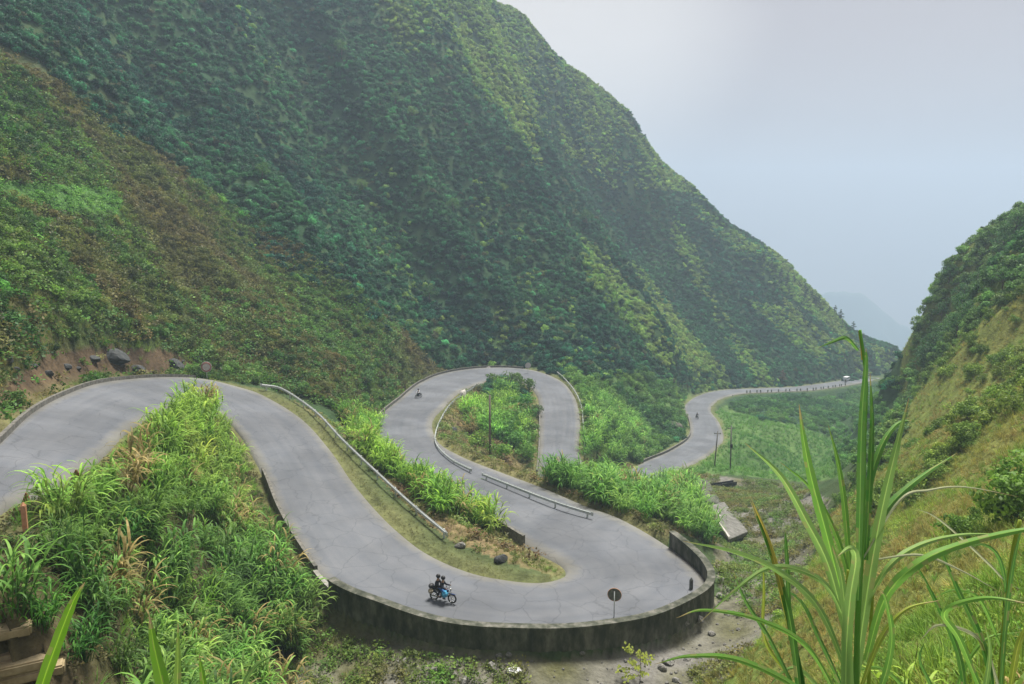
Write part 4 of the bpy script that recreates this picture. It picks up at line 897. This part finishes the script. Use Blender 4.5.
# sapling below the parapet wall
sp = empty('sapling', on(640, 668, 33.5), 0, 'young sapling with yellow-green leaves in front of the parapet wall', 'sapling'); b = MB(); V_, F_, L2 = [], [], []; r = random.Random(9)
b.path([(0, 0, -.2), (.05, 0, 1), (0, 0, 1.9)], [.03, .022, .01], 6)
for i in range(13):
    a = r.uniform(0, 6.28); h = r.uniform(.4, 1.8); Lb = r.uniform(.5, 1.4); en = Vector((math.cos(a) * Lb, math.sin(a) * Lb * .7, h + r.uniform(.1, .5))); b.path([(0, 0, h), tuple(en * .5 + Vector((0, 0, h * .5 + .1))), tuple(en)], [.012, .009, .005], 5)
    for j in range(16):
        t = r.uniform(.35, 1.05); q1 = Vector((0, 0, h)) * (1 - t) + en * t; leafquad(V_, F_, L2, np.array(q1) + np.array([r.gauss(0, .09), r.gauss(0, .09), r.gauss(0, .07)]), np.array([r.gauss(0, .6), -.6, 1]), r.uniform(.07, .13), r, r.uniform(.7, 1.3))
b.build('trunk', M_bark, sp, True); c_ = proto('crown', V_, F_, L2, lmat((.30, .36, .05))); COL.objects.link(c_); c_.parent = sp

# ------------------------------------------------------------------ foreground reeds
def reed_leaf(root, pts, wpx, c, tw=0., name='leaf', tipw=.03, fold=.25, bw=.6):
    P = catmull(np.array([atd(x, y, d) for x, y, d in pts]), 7); n = len(P); T = np.gradient(P, axis=0); T /= np.linalg.norm(T, axis=1)[:, None]
    dm = np.mean([p[2] for p in pts]); w = wpx * .7 / F * dm * S; V_, F_, L2 = [], [], []; org = np.array(root.location)
    for i in range(n):
        t = i / (n - 1); v = P[i] / np.linalg.norm(P[i]); sd = np.cross(T[i], v); sd /= np.linalg.norm(sd) + 1e-9; nn = np.cross(sd, T[i]); a = tw * (t - .3)
        s2 = sd * math.cos(a) + nn * math.sin(a); n2 = nn * math.cos(a) - sd * math.sin(a)
        ww = w * (min(1, bw + (1 - bw) * t * 3)) * (max(0, 1 - t ** 2.4)) + w * tipw
        ww *= 1 + .05 * math.sin(i * 1.7 + wpx)
        for k, f in ((-.5, 0), (-.12, .8), (-.045, 1), (.045, 1), (.12, .8), (.5, 0)): V_.append(P[i] + s2 * ww * k - n2 * ww * fold * f - org)
    for i in range(n - 1):
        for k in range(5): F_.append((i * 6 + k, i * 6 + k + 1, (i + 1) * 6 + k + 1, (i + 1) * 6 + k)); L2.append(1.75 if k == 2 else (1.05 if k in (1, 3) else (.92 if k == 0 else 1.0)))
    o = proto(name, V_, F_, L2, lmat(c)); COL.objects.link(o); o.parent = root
    rr = random.Random(int(pts[0][0] * 7 + pts[-1][1])); dl = rr.uniform(.86, .97); sp_ = [rr.random() < .05 for _ in F_]
    a = o.data.attributes.new('dry', 'FLOAT', 'FACE'); a.data.foreach_set('value', np.array([min(1, max(0, ((i // 5) / (n - 1) - dl + .06) / .08)) if ((i // 5) / (n - 1)) > dl - .06 else (.45 * sp_[i] + .12 * rr.random()) for i in range(len(F_))], np.float32))
    o.data.polygons.foreach_set('use_smooth', [True] * len(o.data.polygons)); return o
def stem(root, pts, rpx, c, name='stem'):
    P = catmull(np.array([atd(x, y, d) for x, y, d in pts]), 5); org = np.array(root.location); g = float(hz(P[0][0], P[0][1])); P = np.vstack([[P[0][0], P[0][1], min(g - .1, P[0][2])], P])
    r0 = rpx / F * pts[0][2] * S; b = MB(); b.path([tuple(p - org) for p in P], [r0 * (1 - .6 * i / len(P)) for i in range(len(P))], 8); o = b.build(name, None, root, True)
    a = o.data.attributes.new('lv', 'FLOAT', 'FACE'); a.data.foreach_set('value', np.ones(len(o.data.polygons), np.float32)); o.data.materials.append(lmat(c)); return o
ga = (.10, .26, .05); gb = (.17, .38, .06); gc = (.23, .40, .10); gd = (.30, .38, .05); gy = (.42, .36, .06); gpal = (.42, .45, .27); gk = (.06, .19, .03)
def base_at(px, d): p = atd(px, 700, d); return (p[0], p[1], float(hz(p[0], p[1])))
A = empty('cane_plant', base_at(856, 2.6), 0, 'tall green cane plant with long arching leaves in the right foreground', 'cane plant')
stem(A, [(856, 760, 2.6), (857, 640, 2.6), (862, 540, 2.6), (864, 440, 2.6), (866, 380, 2.6), (860, 330, 2.6)], 3.6, gb)
stem(A, [(846, 760, 2.5), (846, 640, 2.5), (848, 570, 2.5)], 3.4, gd)
stem(A, [(868, 760, 2.65), (870, 640, 2.65), (880, 500, 2.65)], 2.6, gd)
for pts, w, c, tw in [
    ([(858, 600, 2.55), (860, 500, 2.5), (862, 420, 2.5), (866, 365, 2.5), (866, 348, 2.5)], 11, ga, .5),
    ([(866, 560, 2.6), (870, 480, 2.65), (872, 420, 2.7), (870, 372, 2.7)], 9, gk, -.6),
    ([(846, 740, 2.4), (846, 660, 2.38), (850, 600, 2.35), (856, 560, 2.3), (850, 548, 2.22), (838, 556, 2.15)], 17, gc, .2),
    ([(852, 730, 2.45), (848, 650, 2.4), (842, 580, 2.4), (832, 545, 2.42)], 13, gc, .4),
    ([(854, 690, 2.6), (866, 600, 2.6), (880, 520, 2.6), (896, 450, 2.6), (909, 398, 2.65)], 17, gc, .3),
    ([(858, 590, 2.6), (866, 500, 2.7), (880, 450, 2.75), (896, 425, 2.8), (912, 420, 2.85)], 11, ga, .5),
    ([(848, 620, 2.55), (828, 540, 2.5), (812, 480, 2.5), (804, 440, 2.5), (799, 404, 2.5)], 15, gb, .3),
    ([(850, 650, 2.5), (830, 570, 2.45), (806, 520, 2.4), (780, 475, 2.35), (745, 443, 2.3)], 15, gc, .3),
    ([(852, 600, 2.7), (845, 510, 2.8), (838, 462, 2.85), (828, 424, 2.9)], 9, gb, .5),
    ([(856, 610, 2.7), (838, 540, 2.75), (812, 490, 2.8), (780, 462, 2.85)], 8, gb, .5),
    ([(868, 540, 2.7), (890, 505, 2.75), (920, 478, 2.8), (957, 453, 2.9)], 12, ga, .9),
    ([(866, 660, 2.5), (884, 600, 2.45), (915, 566, 2.4), (960, 545, 2.4), (1030, 529, 2.35), (1080, 530, 2.3)], 15, gb, .5),
    ([(868, 600, 2.6), (890, 565, 2.6), (920, 545, 2.65), (960, 535, 2.7), (1004, 534, 2.75)], 9, gc, .5),
    ([(850, 680, 2.5), (820, 610, 2.4), (780, 572, 2.3), (735, 552, 2.25), (683, 541, 2.2)], 11, gc, .5),
    ([(852, 640, 2.5), (830, 590, 2.4), (800, 570, 2.35), (768, 568, 2.3), (735, 590, 2.25), (700, 622, 2.25)], 9, gc, .6),
    ([(800, 700, 2.5), (790, 620, 2.5), (772, 555, 2.5), (750, 500, 2.5)], 12, gk, .4),
    ([(848, 720, 2.5), (810, 650, 2.45), (760, 620, 2.4), (705, 610, 2.35), (676, 618, 2.3)], 8, gb, .5),
    ([(846, 740, 2.45), (800, 690, 2.4), (740, 660, 2.35), (690, 656, 2.3), (655, 664, 2.3)], 10, gb, .5),
    ([(848, 700, 2.6), (820, 640, 2.6), (800, 600, 2.65), (770, 585, 2.7)], 7, ga, .6),
    ([(860, 690, 2.4), (880, 640, 2.4), (905, 610, 2.4), (940, 600, 2.4)], 8, gd, .6),
    ([(852, 740, 2.3), (880, 690, 2.3), (892, 640, 2.3), (886, 600, 2.3), (880, 590, 2.3)], 10, gb, .3),
    ([(862, 560, 2.6), (900, 500, 2.6), (930, 490, 2.65), (965, 487, 2.7), (1020, 497, 2.8)], 4, gpal, .6),
    ([(872, 560, 2.6), (920, 555, 2.6), (960, 570, 2.6), (1000, 592, 2.6)], 4, gpal, .6),
    ([(858, 350, 2.55), (846, 338, 2.5), (832, 342, 2.45), (818, 348, 2.4)], 6, ga, .5),
    ([(862, 360, 2.6), (861, 345, 2.6), (858, 330, 2.6)], 3, gy, .1),
    ([(840, 720, 2.6), (812, 680, 2.6), (790, 668, 2.6), (765, 690, 2.6)], 7, gc, .6)]:
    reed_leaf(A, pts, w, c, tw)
B2 = empty('cane_plant', base_at(782, 2.7), 0, 'thin yellow-tipped cane shoot left of the tall foreground cane plant', 'cane plant')
stem(B2, [(812, 760, 2.6), (804, 690, 2.6), (790, 620, 2.6)], 3.5, gk)
reed_leaf(B2, [(795, 650, 2.55), (782, 590, 2.5), (768, 540, 2.5), (751, 498, 2.5)], 10, gy, .3)
reed_leaf(B2, [(792, 680, 2.6), (765, 640, 2.6), (764, 590, 2.6), (763, 560, 2.6)], 6, gd, .4)
reed_leaf(B2, [(800, 700, 2.5), (770, 640, 2.5), (745, 600, 2.5), (733, 570, 2.5)], 7, ga, .4)
reed_leaf(B2, [(790, 640, 2.6), (788, 580, 2.6), (786, 545, 2.6), (785, 530, 2.6)], 7, gk, .4)
C3 = empty('cane_plant', base_at(985, 2.9), 0, 'tangle of thin green cane leaves at the lower right edge', 'cane plant')
stem(C3, [(1000, 760, 2.9), (1002, 660, 2.9), (1012, 560, 2.9), (1020, 520, 2.9)], 4, gd)
for pts, w, c, tw in [
    ([(996, 720, 2.8), (985, 650, 2.8), (958, 590, 2.8), (930, 525, 2.8)], 10, gk, .4),
    ([(968, 740, 2.8), (960, 660, 2.8), (935, 600, 2.8), (908, 550, 2.8)], 9, gk, .4),
    ([(1000, 700, 2.8), (1006, 620, 2.8), (1014, 560, 2.8), (1024, 520, 2.8)], 7, ga, .4),
    ([(985, 700, 2.6), (960, 640, 2.6), (945, 612, 2.5), (985, 598, 2.4), (1040, 606, 2.3)], 11, gb, .6),
    ([(1002, 650, 2.9), (980, 600, 2.9), (955, 590, 2.9), (930, 600, 2.9)], 6, gb, .6),
    ([(1000, 690, 2.8), (980, 640, 2.8), (940, 625, 2.8), (920, 640, 2.8)], 6, gpal, .6),
    ([(1008, 600, 2.9), (1000, 560, 2.9), (985, 545, 2.9), (965, 548, 2.9)], 6, ga, .6),
    ([(1010, 690, 2.7), (1020, 640, 2.7), (1040, 610, 2.7)], 9, gd, .4),
    ([(940, 740, 2.8), (932, 690, 2.8), (920, 660, 2.8), (925, 640, 2.8)], 6, ga, .6),
    ([(975, 740, 2.7), (985, 690, 2.7), (990, 650, 2.7), (985, 625, 2.7)], 8, gc, .6),
    ([(950, 740, 2.9), (960, 680, 2.9), (985, 640, 2.9), (1020, 632, 2.9)], 6, gb, .6),
    ([(1004, 580, 2.9), (985, 560, 2.9), (940, 520, 2.9), (915, 508, 2.9)], 4, gpal, .6),
    ([(930, 740, 2.6), (905, 690, 2.6), (880, 668, 2.6), (850, 672, 2.6)], 7, gb, .5)]:
    reed_leaf(C3, pts, w, c, tw)
Lf = empty('cane_plant', base_at(45, 2.0), 0, 'single broad green blade rising from the bottom left corner', 'cane plant')
stem(Lf, [(20, 800, 1.9), (24, 760, 1.9)], 5, gk)
reed_leaf(Lf, [(24, 780, 1.9), (38, 700, 1.9), (58, 640, 1.9), (74, 600, 1.9), (85, 582, 1.9)], 20, (.16, .36, .02), .15, fold=.12)
Lg = empty('cane_plant', base_at(185, 2.0), 0, 'three upright green blades and a curled one rising from the bottom edge on the left', 'cane plant')
stem(Lg, [(195, 830, 2.0), (192, 780, 2.0)], 6, gk)
reed_leaf(Lg, [(184, 790, 1.9), (166, 700, 1.9), (155, 650, 1.9), (149, 614, 1.9)], 22, (.18, .40, .03), .15, fold=.12)
reed_leaf(Lg, [(188, 790, 2.0), (178, 710, 2.0), (178, 660, 2.0), (178, 622, 2.0)], 13, (.22, .38, .06), .2, fold=.12)
reed_leaf(Lg, [(212, 790, 2.0), (208, 720, 2.0), (203, 680, 2.0), (199, 654, 2.0)], 14, (.18, .40, .03), .15, fold=.12)
reed_leaf(Lg, [(225, 790, 2.1), (240, 700, 2.1), (254, 668, 2.1), (282, 650, 2.1)], 9, (.15, .30, .07), .4)

# ------------------------------------------------------------------ motorcycles and riders
M_blue = mat_noise('blue_fabric', (.01, .06, .26), (.03, .18, .45), 7, .6, .1); M_lblue = mat_noise('light_blue_fabric', (.05, .28, .5), (.10, .4, .6), 7, .6, .1)
M_dark = mat_noise('dark_clothing', (.012, .014, .022), (.03, .032, .045), 12, .8, .2); M_skin = mat_noise('skin', (.36, .21, .14), (.45, .28, .19), 10, .6, 0)
M_white = mat_noise('white_clothing', (.55, .55, .57), (.7, .7, .72), 12, .8, .2); M_paint = mat_noise('dark_blue_paint', (.012, .025, .08), (.02, .04, .12), 12, .3, 0); M_beige = mat_noise('beige_bag', (.35, .3, .22), (.5, .44, .34), 9, .85, .2)
def skin_fig(name, J, E_, mat, parent):
    me = bpy.data.meshes.new(name); me.from_pydata([j[0] for j in J], E_, []); o = bpy.data.objects.new(name, me); COL.objects.link(o); o.parent = parent
    m = o.modifiers.new('skin', 'SKIN'); m.use_smooth_shade = True
    if not me.skin_vertices: me.attributes  # layer appears with the modifier below
    bm = bmesh.new(); bm.from_mesh(me); ly = bm.verts.layers.skin.verify()
    for v, j in zip(bm.verts, J): v[ly].radius = (j[1], j[1]); v[ly].use_root = (v.index == 0)
    bm.to_mesh(me); bm.free(); o.modifiers.new('sub', 'SUBSURF').levels = 1; o.modifiers['sub'].render_levels = 1; me.materials.append(mat); return o
def rider(loc, yaw, lab, coat, legs, hel, pillion=False):
    root = empty('person', loc, yaw, lab, 'person'); hp = .82 + (.06 if pillion else 0); hx = 0
    hand = .50 if not pillion else .28; hy = .28 if not pillion else .12; hzv = 1.02 if not pillion else .95
    J = [((hx, 0, hp), .12), ((hx + .05, 0, hp + .25), .125), ((hx + .1, 0, hp + .45), .13), ((hx + .13, 0, hp + .56), .055), ((hx + .16, 0, hp + .66), .085), ((hx + .17, 0, hp + .76), .09)]
    E_ = [(0, 1), (1, 2), (2, 3), (3, 4), (4, 5)]
    for s in (-1, 1):
        b = len(J); J += [((hx + .1, s * .17, hp + .46), .06), ((hx + .2, s * .25, hp + .24), .045), ((hx + hand, s * hy, hzv), .034), ((hx + hand + .07, s * hy, hzv), .032)]; E_ += [(2, b), (b, b + 1), (b + 1, b + 2), (b + 2, b + 3)]
        b = len(J); J += [((hx, s * .1, hp), .1), ((hx + .36, s * .2, hp - .08), .075), ((hx + .2, s * .2, hp - .45), .05), ((hx + .33, s * .2, hp - .5), .035)]; E_ += [(0, b), (b, b + 1), (b + 1, b + 2), (b + 2, b + 3)]
    skin_fig('body', J, E_, M_skin, root)
    Jt = [(J[k][0], J[k][1] + .022) for k in (0, 1, 2, 6, 7, 8, 14, 15, 16)]; skin_fig('jacket', Jt, [(0, 1), (1, 2), (2, 3), (3, 4), (4, 5), (2, 6), (6, 7), (7, 8)], coat, root)
    Jl = [(J[k][0], J[k][1] + .018) for k in (0, 10, 11, 12, 18, 19, 20)]; skin_fig('trousers', Jl, [(0, 1), (1, 2), (2, 3), (0, 4), (4, 5), (5, 6)], legs, root)
    MB().ball((hx + .155, 0, hp + .76), (.15, .13, .135), 3).build('helmet', hel, root, True)
    for s in (-1, 1): MB().ball((hx + .3, s * .2, hp - .52), (.13, .05, .045), 2).build('shoe', M_black, root, True)
    return root
def motorcycle(loc, yaw, lab, paint, luggage=True, cat='motorcycle'):
    root = empty('motorcycle', loc, yaw, lab, cat)
    for x in (-.62, .64):
        w = MB().torus((x, 0, .3), .265, .045, 32, 8).build('wheel', M_rubber, root, True)
        b = MB().torus((x, 0, .3), .215, .014, 28, 5)
        for k in range(12): a = k * math.pi / 6; b.tube((x, 0, .3), (x + .215 * math.cos(a), 0, .3 + .215 * math.sin(a)), .005, n=4)
        b.tube((x, -.06, .3), (x, .06, .3), .04); b.build('rim', M_chrome, w, True)
    MB().path([(-.6, 0, .62), (-.2, 0, .6), (.05, 0, .45), (.3, 0, .62), (.42, 0, .86)], .035).path([(-.62, .09, .3), (-.1, .09, .36)], .022).path([(-.62, -.09, .3), (-.1, -.09, .36)], .022).build('frame', M_black, root, True)
    MB().ball((.17, 0, .78), (.27, .13, .13), 3).build('fuel_tank', paint, root, True)
    MB().ball((-.32, 0, .77), (.46, .14, .07), 3).build('seat', M_black, root, True)
    MB().box((.03, 0, .42), (.34, .22, .26), bevel=.04).tube((.08, 0, .48), (.2, 0, .66), .08, .07).build('engine', M_greymetal, root)
    MB().path([(.1, -.13, .42), (-.1, -.15, .3), (-.75, -.16, .38)], [.025, .03, .045], 8).build('exhaust', M_chrome, root, True)
    f = MB()
    for s in (-1, 1): f.tube((.64, s * .08, .3), (.44, s * .08, .92), .022, .026, 8)
    f.build('fork', M_chrome, root, True)
    MB().path([(.36, .36, 1.02), (.42, .2, 1.04), (.44, 0, .97), (.42, -.2, 1.04), (.36, -.36, 1.02)], .016).build('handlebar', M_black, root, True)
    MB().ball((.54, 0, .88), (.07, .09, .09), 2).build('headlight', M_chrome, root, True)
    MB().ball((.64, 0, .60), (.3, .06, .03), 2).build('mudguard', paint, root, True); MB().ball((-.7, 0, .62), (.26, .07, .035), 2).build('mudguard', paint, root, True)
    m = MB()
    for s in (-1, 1): m.path([(.4, s * .22, 1.04), (.42, s * .3, 1.2)], .008, 5); m.ball((.42, s * .31, 1.22), (.02, .06, .04), 2)
    m.build('mirror', M_black, root, True)
    return root
a1 = road_px(433.5, 599, -19.93); a2 = road_px(452.5, 604, -19.95); yw = math.atan2(a2.y - a1.y, a2.x - a1.x); mid = (a1 + a2) / 2; mid.z += .01; ux = Vector((math.cos(yw), math.sin(yw), 0))
motorcycle(mid, yw, 'dark blue motorcycle carrying two riders on the near bend above the parapet wall', M_paint)
rider(mid - ux * .12, yw, 'person in dark clothes and helmet steering the motorcycle on the near bend', M_dark, M_blue, M_black)
rider(mid - ux * .46, yw, 'person in dark clothes sitting behind the driver of the motorcycle on the near bend', M_dark, M_dark, M_black, True)
bgx = MB().box((0, 0, 0), (.34, .5, .42), bevel=.1).build('bag', M_lblue, None, True); bgx.location = mid + ux * .12 + Vector((.05, -.2, .62)); bgx.rotation_euler = (0, .1, yw); tag(bgx, 'bright light blue bag hanging at the knees of the driver on the near motorcycle', 'bag')
bg2 = MB().box((0, 0, 0), (.3, .56, .34), bevel=.08).build('luggage', M_beige, None, True); bg2.location = mid - ux * .78 + Vector((0, 0, .62)); bg2.rotation_euler = (0, 0, yw); tag(bg2, 'beige luggage pack strapped on the tail of the near motorcycle', 'bag')
bg3 = MB().ball((0, 0, 0), (.17, .25, .14), 2).build('luggage', M_black, None, True); bg3.location = mid - ux * .80 + Vector((0, 0, .92)); bg3.rotation_euler = (0, 0, yw); tag(bg3, 'black roll tied on top of the beige pack of the near motorcycle', 'bag')
c1 = road_px(418.5, 398, -24.85); yw2 = R(-125)
motorcycle(c1, yw2, 'small dark motorcycle riding down the middle of the far left road', M_black); u2 = Vector((math.cos(yw2), math.sin(yw2), 0))
rider(c1 - u2 * .12, yw2, 'person in a white jacket riding the small dark motorcycle on the far left road', M_white, M_dark, M_black)
c2 = road_px(697, 418.5, -43.2); yw3 = R(-80)
motorcycle(c2, yw3, 'tiny dark motorcycle on the lower road at the right, where it curves away', M_black); u3 = Vector((math.cos(yw3), math.sin(yw3), 0))
rider(c2 - u3 * .12, yw3, 'person in dark clothes riding the tiny motorcycle on the lower road at the right', M_dark, M_dark, M_black)
# vehicles on the far road
def on_road(k, off):
    i = int(k * 10); p = rc[i] + (ra[i] - rb[i]) / np.linalg.norm(ra[i] - rb[i]) * off; t = rc[i + 2] - rc[i]; return Vector(p) + Vector((0, 0, .06)), math.atan2(t[1], t[0])
p, yv = on_road(55.05, 1.5); vn = empty('parked_van', p, yv, 'small white van parked at the edge of the far road under the mountain', 'van')
M_glass = mat_noise('dark_glass', (.02, .025, .03), (.03, .035, .04), 3, .15, 0)
b = MB(); pr = [(-2.2, .35), (2.1, .35), (2.2, .8), (1.9, 1.15), (1.25, 1.9), (-2.1, 1.95), (-2.25, 1.2)]; l_ = [b.bm.verts.new((x, -.85, z)) for x, z in pr]; r2 = [b.bm.verts.new((x, .85, z)) for x, z in pr]
b.bm.faces.new(l_); b.bm.faces.new(r2[::-1])
for k in range(7): b.bm.faces.new((l_[k], r2[k], r2[(k + 1) % 7], l_[(k + 1) % 7]))
bmesh.ops.bevel(b.bm, geom=b.bm.edges[:], offset=.07, segments=2, affect='EDGES'); b.build('body', M_white, vn)
for s in (-1, 1):
    for x in (-1.5, -.35, .8): MB().box((x, s * .853, 1.48), (.95, .02, .5), bevel=.008).build('window', M_glass, vn)
    for x in (-1.4, 1.4):
        w = MB().tube((x, s * .72, .33), (x, s * .9, .33), .33, n=20).build('wheel', M_rubber, vn, True); MB().tube((x, s * .89, .33), (x, s * .91, .33), .17, n=14).build('hubcap', M_chrome, w)
MB().box((1.59, 0, 1.53), (.04, 1.45, .72), rot=Euler((0, -.71, 0)).to_matrix()).build('windscreen', M_glass, vn)
for s in (-.6, .6): MB().ball((2.15, s, .8), (.06, .14, .09), 2).build('headlight', M_chrome, vn, True)
p, yv = on_road(54.85, -1.2); motorcycle(p, yv, 'tiny dark motorcycle just left of the white van on the far road', M_black)
rider(p - Vector((math.cos(yv), math.sin(yv), 0)) * .12, yv, 'person in dark clothes on the motorcycle left of the white van', M_dark, M_dark, M_black)

# ------------------------------------------------------------------ distant mountains and the air
M_far = mat_noise('distant_forest', (.03, .06, .035), (.06, .085, .05), .004, .95, 0)
def ridge(name, sky_px, d, depth, lab):
    P = np.array([atd(x, y, d) for x, y in sky_px]); P = resample(P, 12); V_, F_ = [], []; n = len(P); m = 26
    for i in range(n):
        for k in range(-m, m + 1):
            t = abs(k) / m; base = -560.; u = P[i, 2] * (1 - t ** .9) + base * t ** .9
            x = P[i, 0]; y = P[i, 1] + k / m * depth
            nz = (float(vnoise(np.array([x]), np.array([y]), 90, 7)[0]) - .5) * 60 * min(1, t * 3) + (float(vnoise(np.array([x]), np.array([y]), 28, 8)[0]) - .5) * 16
            V_.append((x, y, u + nz))
    w_ = 2 * m + 1
    for i in range(n - 1):
        for k in range(w_ - 1): F_.append((i * w_ + k, (i + 1) * w_ + k, (i + 1) * w_ + k + 1, i * w_ + k + 1))
    o = mesh_obj(name, V_, F_, M_far, smooth=True); return tag(o, lab, 'mountain', None, 'structure')
ridge('distant_mountain', [(700, 345), (790, 318), (815, 296), (835, 292), (862, 293), (885, 312), (905, 327), (960, 345), (1050, 330)], 2250, 260, 'pale distant mountain fading in the haze at the end of the valley')
hb = MB().box((0, 990, -165), (4200, 3400, 810)).build('haze', None); tag(hb, 'pale haze filling the valley', 'haze', None, 'stuff')
hm = bpy.data.materials.new('haze'); hm.use_nodes = True; t = hm.node_tree; t.nodes.clear(); pv = N(t, 'ShaderNodeVolumePrincipled'); om = N(t, 'ShaderNodeOutputMaterial')
pv.inputs['Color'].default_value = (.54, .68, .86, 1); pv.inputs['Density'].default_value = .00066; pv.inputs['Anisotropy'].default_value = .2; t.links.new(pv.outputs[0], om.inputs['Volume']); hb.data.materials.append(hm)

ORD = 'first second third fourth fifth sixth seventh eighth ninth tenth eleventh twelfth thirteenth fourteenth fifteenth sixteenth seventeenth eighteenth nineteenth twentieth twenty-first twenty-second twenty-third twenty-fourth twenty-fifth twenty-sixth twenty-seventh twenty-eighth twenty-ninth thirtieth'.split()
def ordinals(group, fmt):
    g = [o for o in SC.objects if o.get('group') == group and o.parent is None]; g.sort(key=lambda o: o.location.x / o.location.y)
    for i, o in enumerate(g): o['label'] = fmt % ('leftmost' if i == 0 else 'rightmost' if i == len(g) - 1 else ORD[i] + ' from left')
ordinals('trees on the mountain face', 'dark green tree on the mountain face, %s of its group')
ordinals('trees on the skyline of the right hill', 'bushy tree on the skyline of the right hill, %s')
ordinals('trees on the shoulder of the right hill', 'small tree on the dark shoulder of the right hill, %s')
ordinals('trees on the far skyline of the mountain', 'tiny dark tree on the far mountain skyline, %s')
ordinals('bollards in a row on the outer edge of the far road', 'squat concrete bollard along the far road, %s in the row')
ordinals('loose rocks in the dry gully', 'loose grey limestone rock in the dry gully, %s of the rocks')
ordinals('rocks in the bare bank above the left bend', 'dark rock in the bare bank above the left bend, %s')
ordinals('bushes on the planted island', 'leafy green bush on the planted island by the far bend, %s')
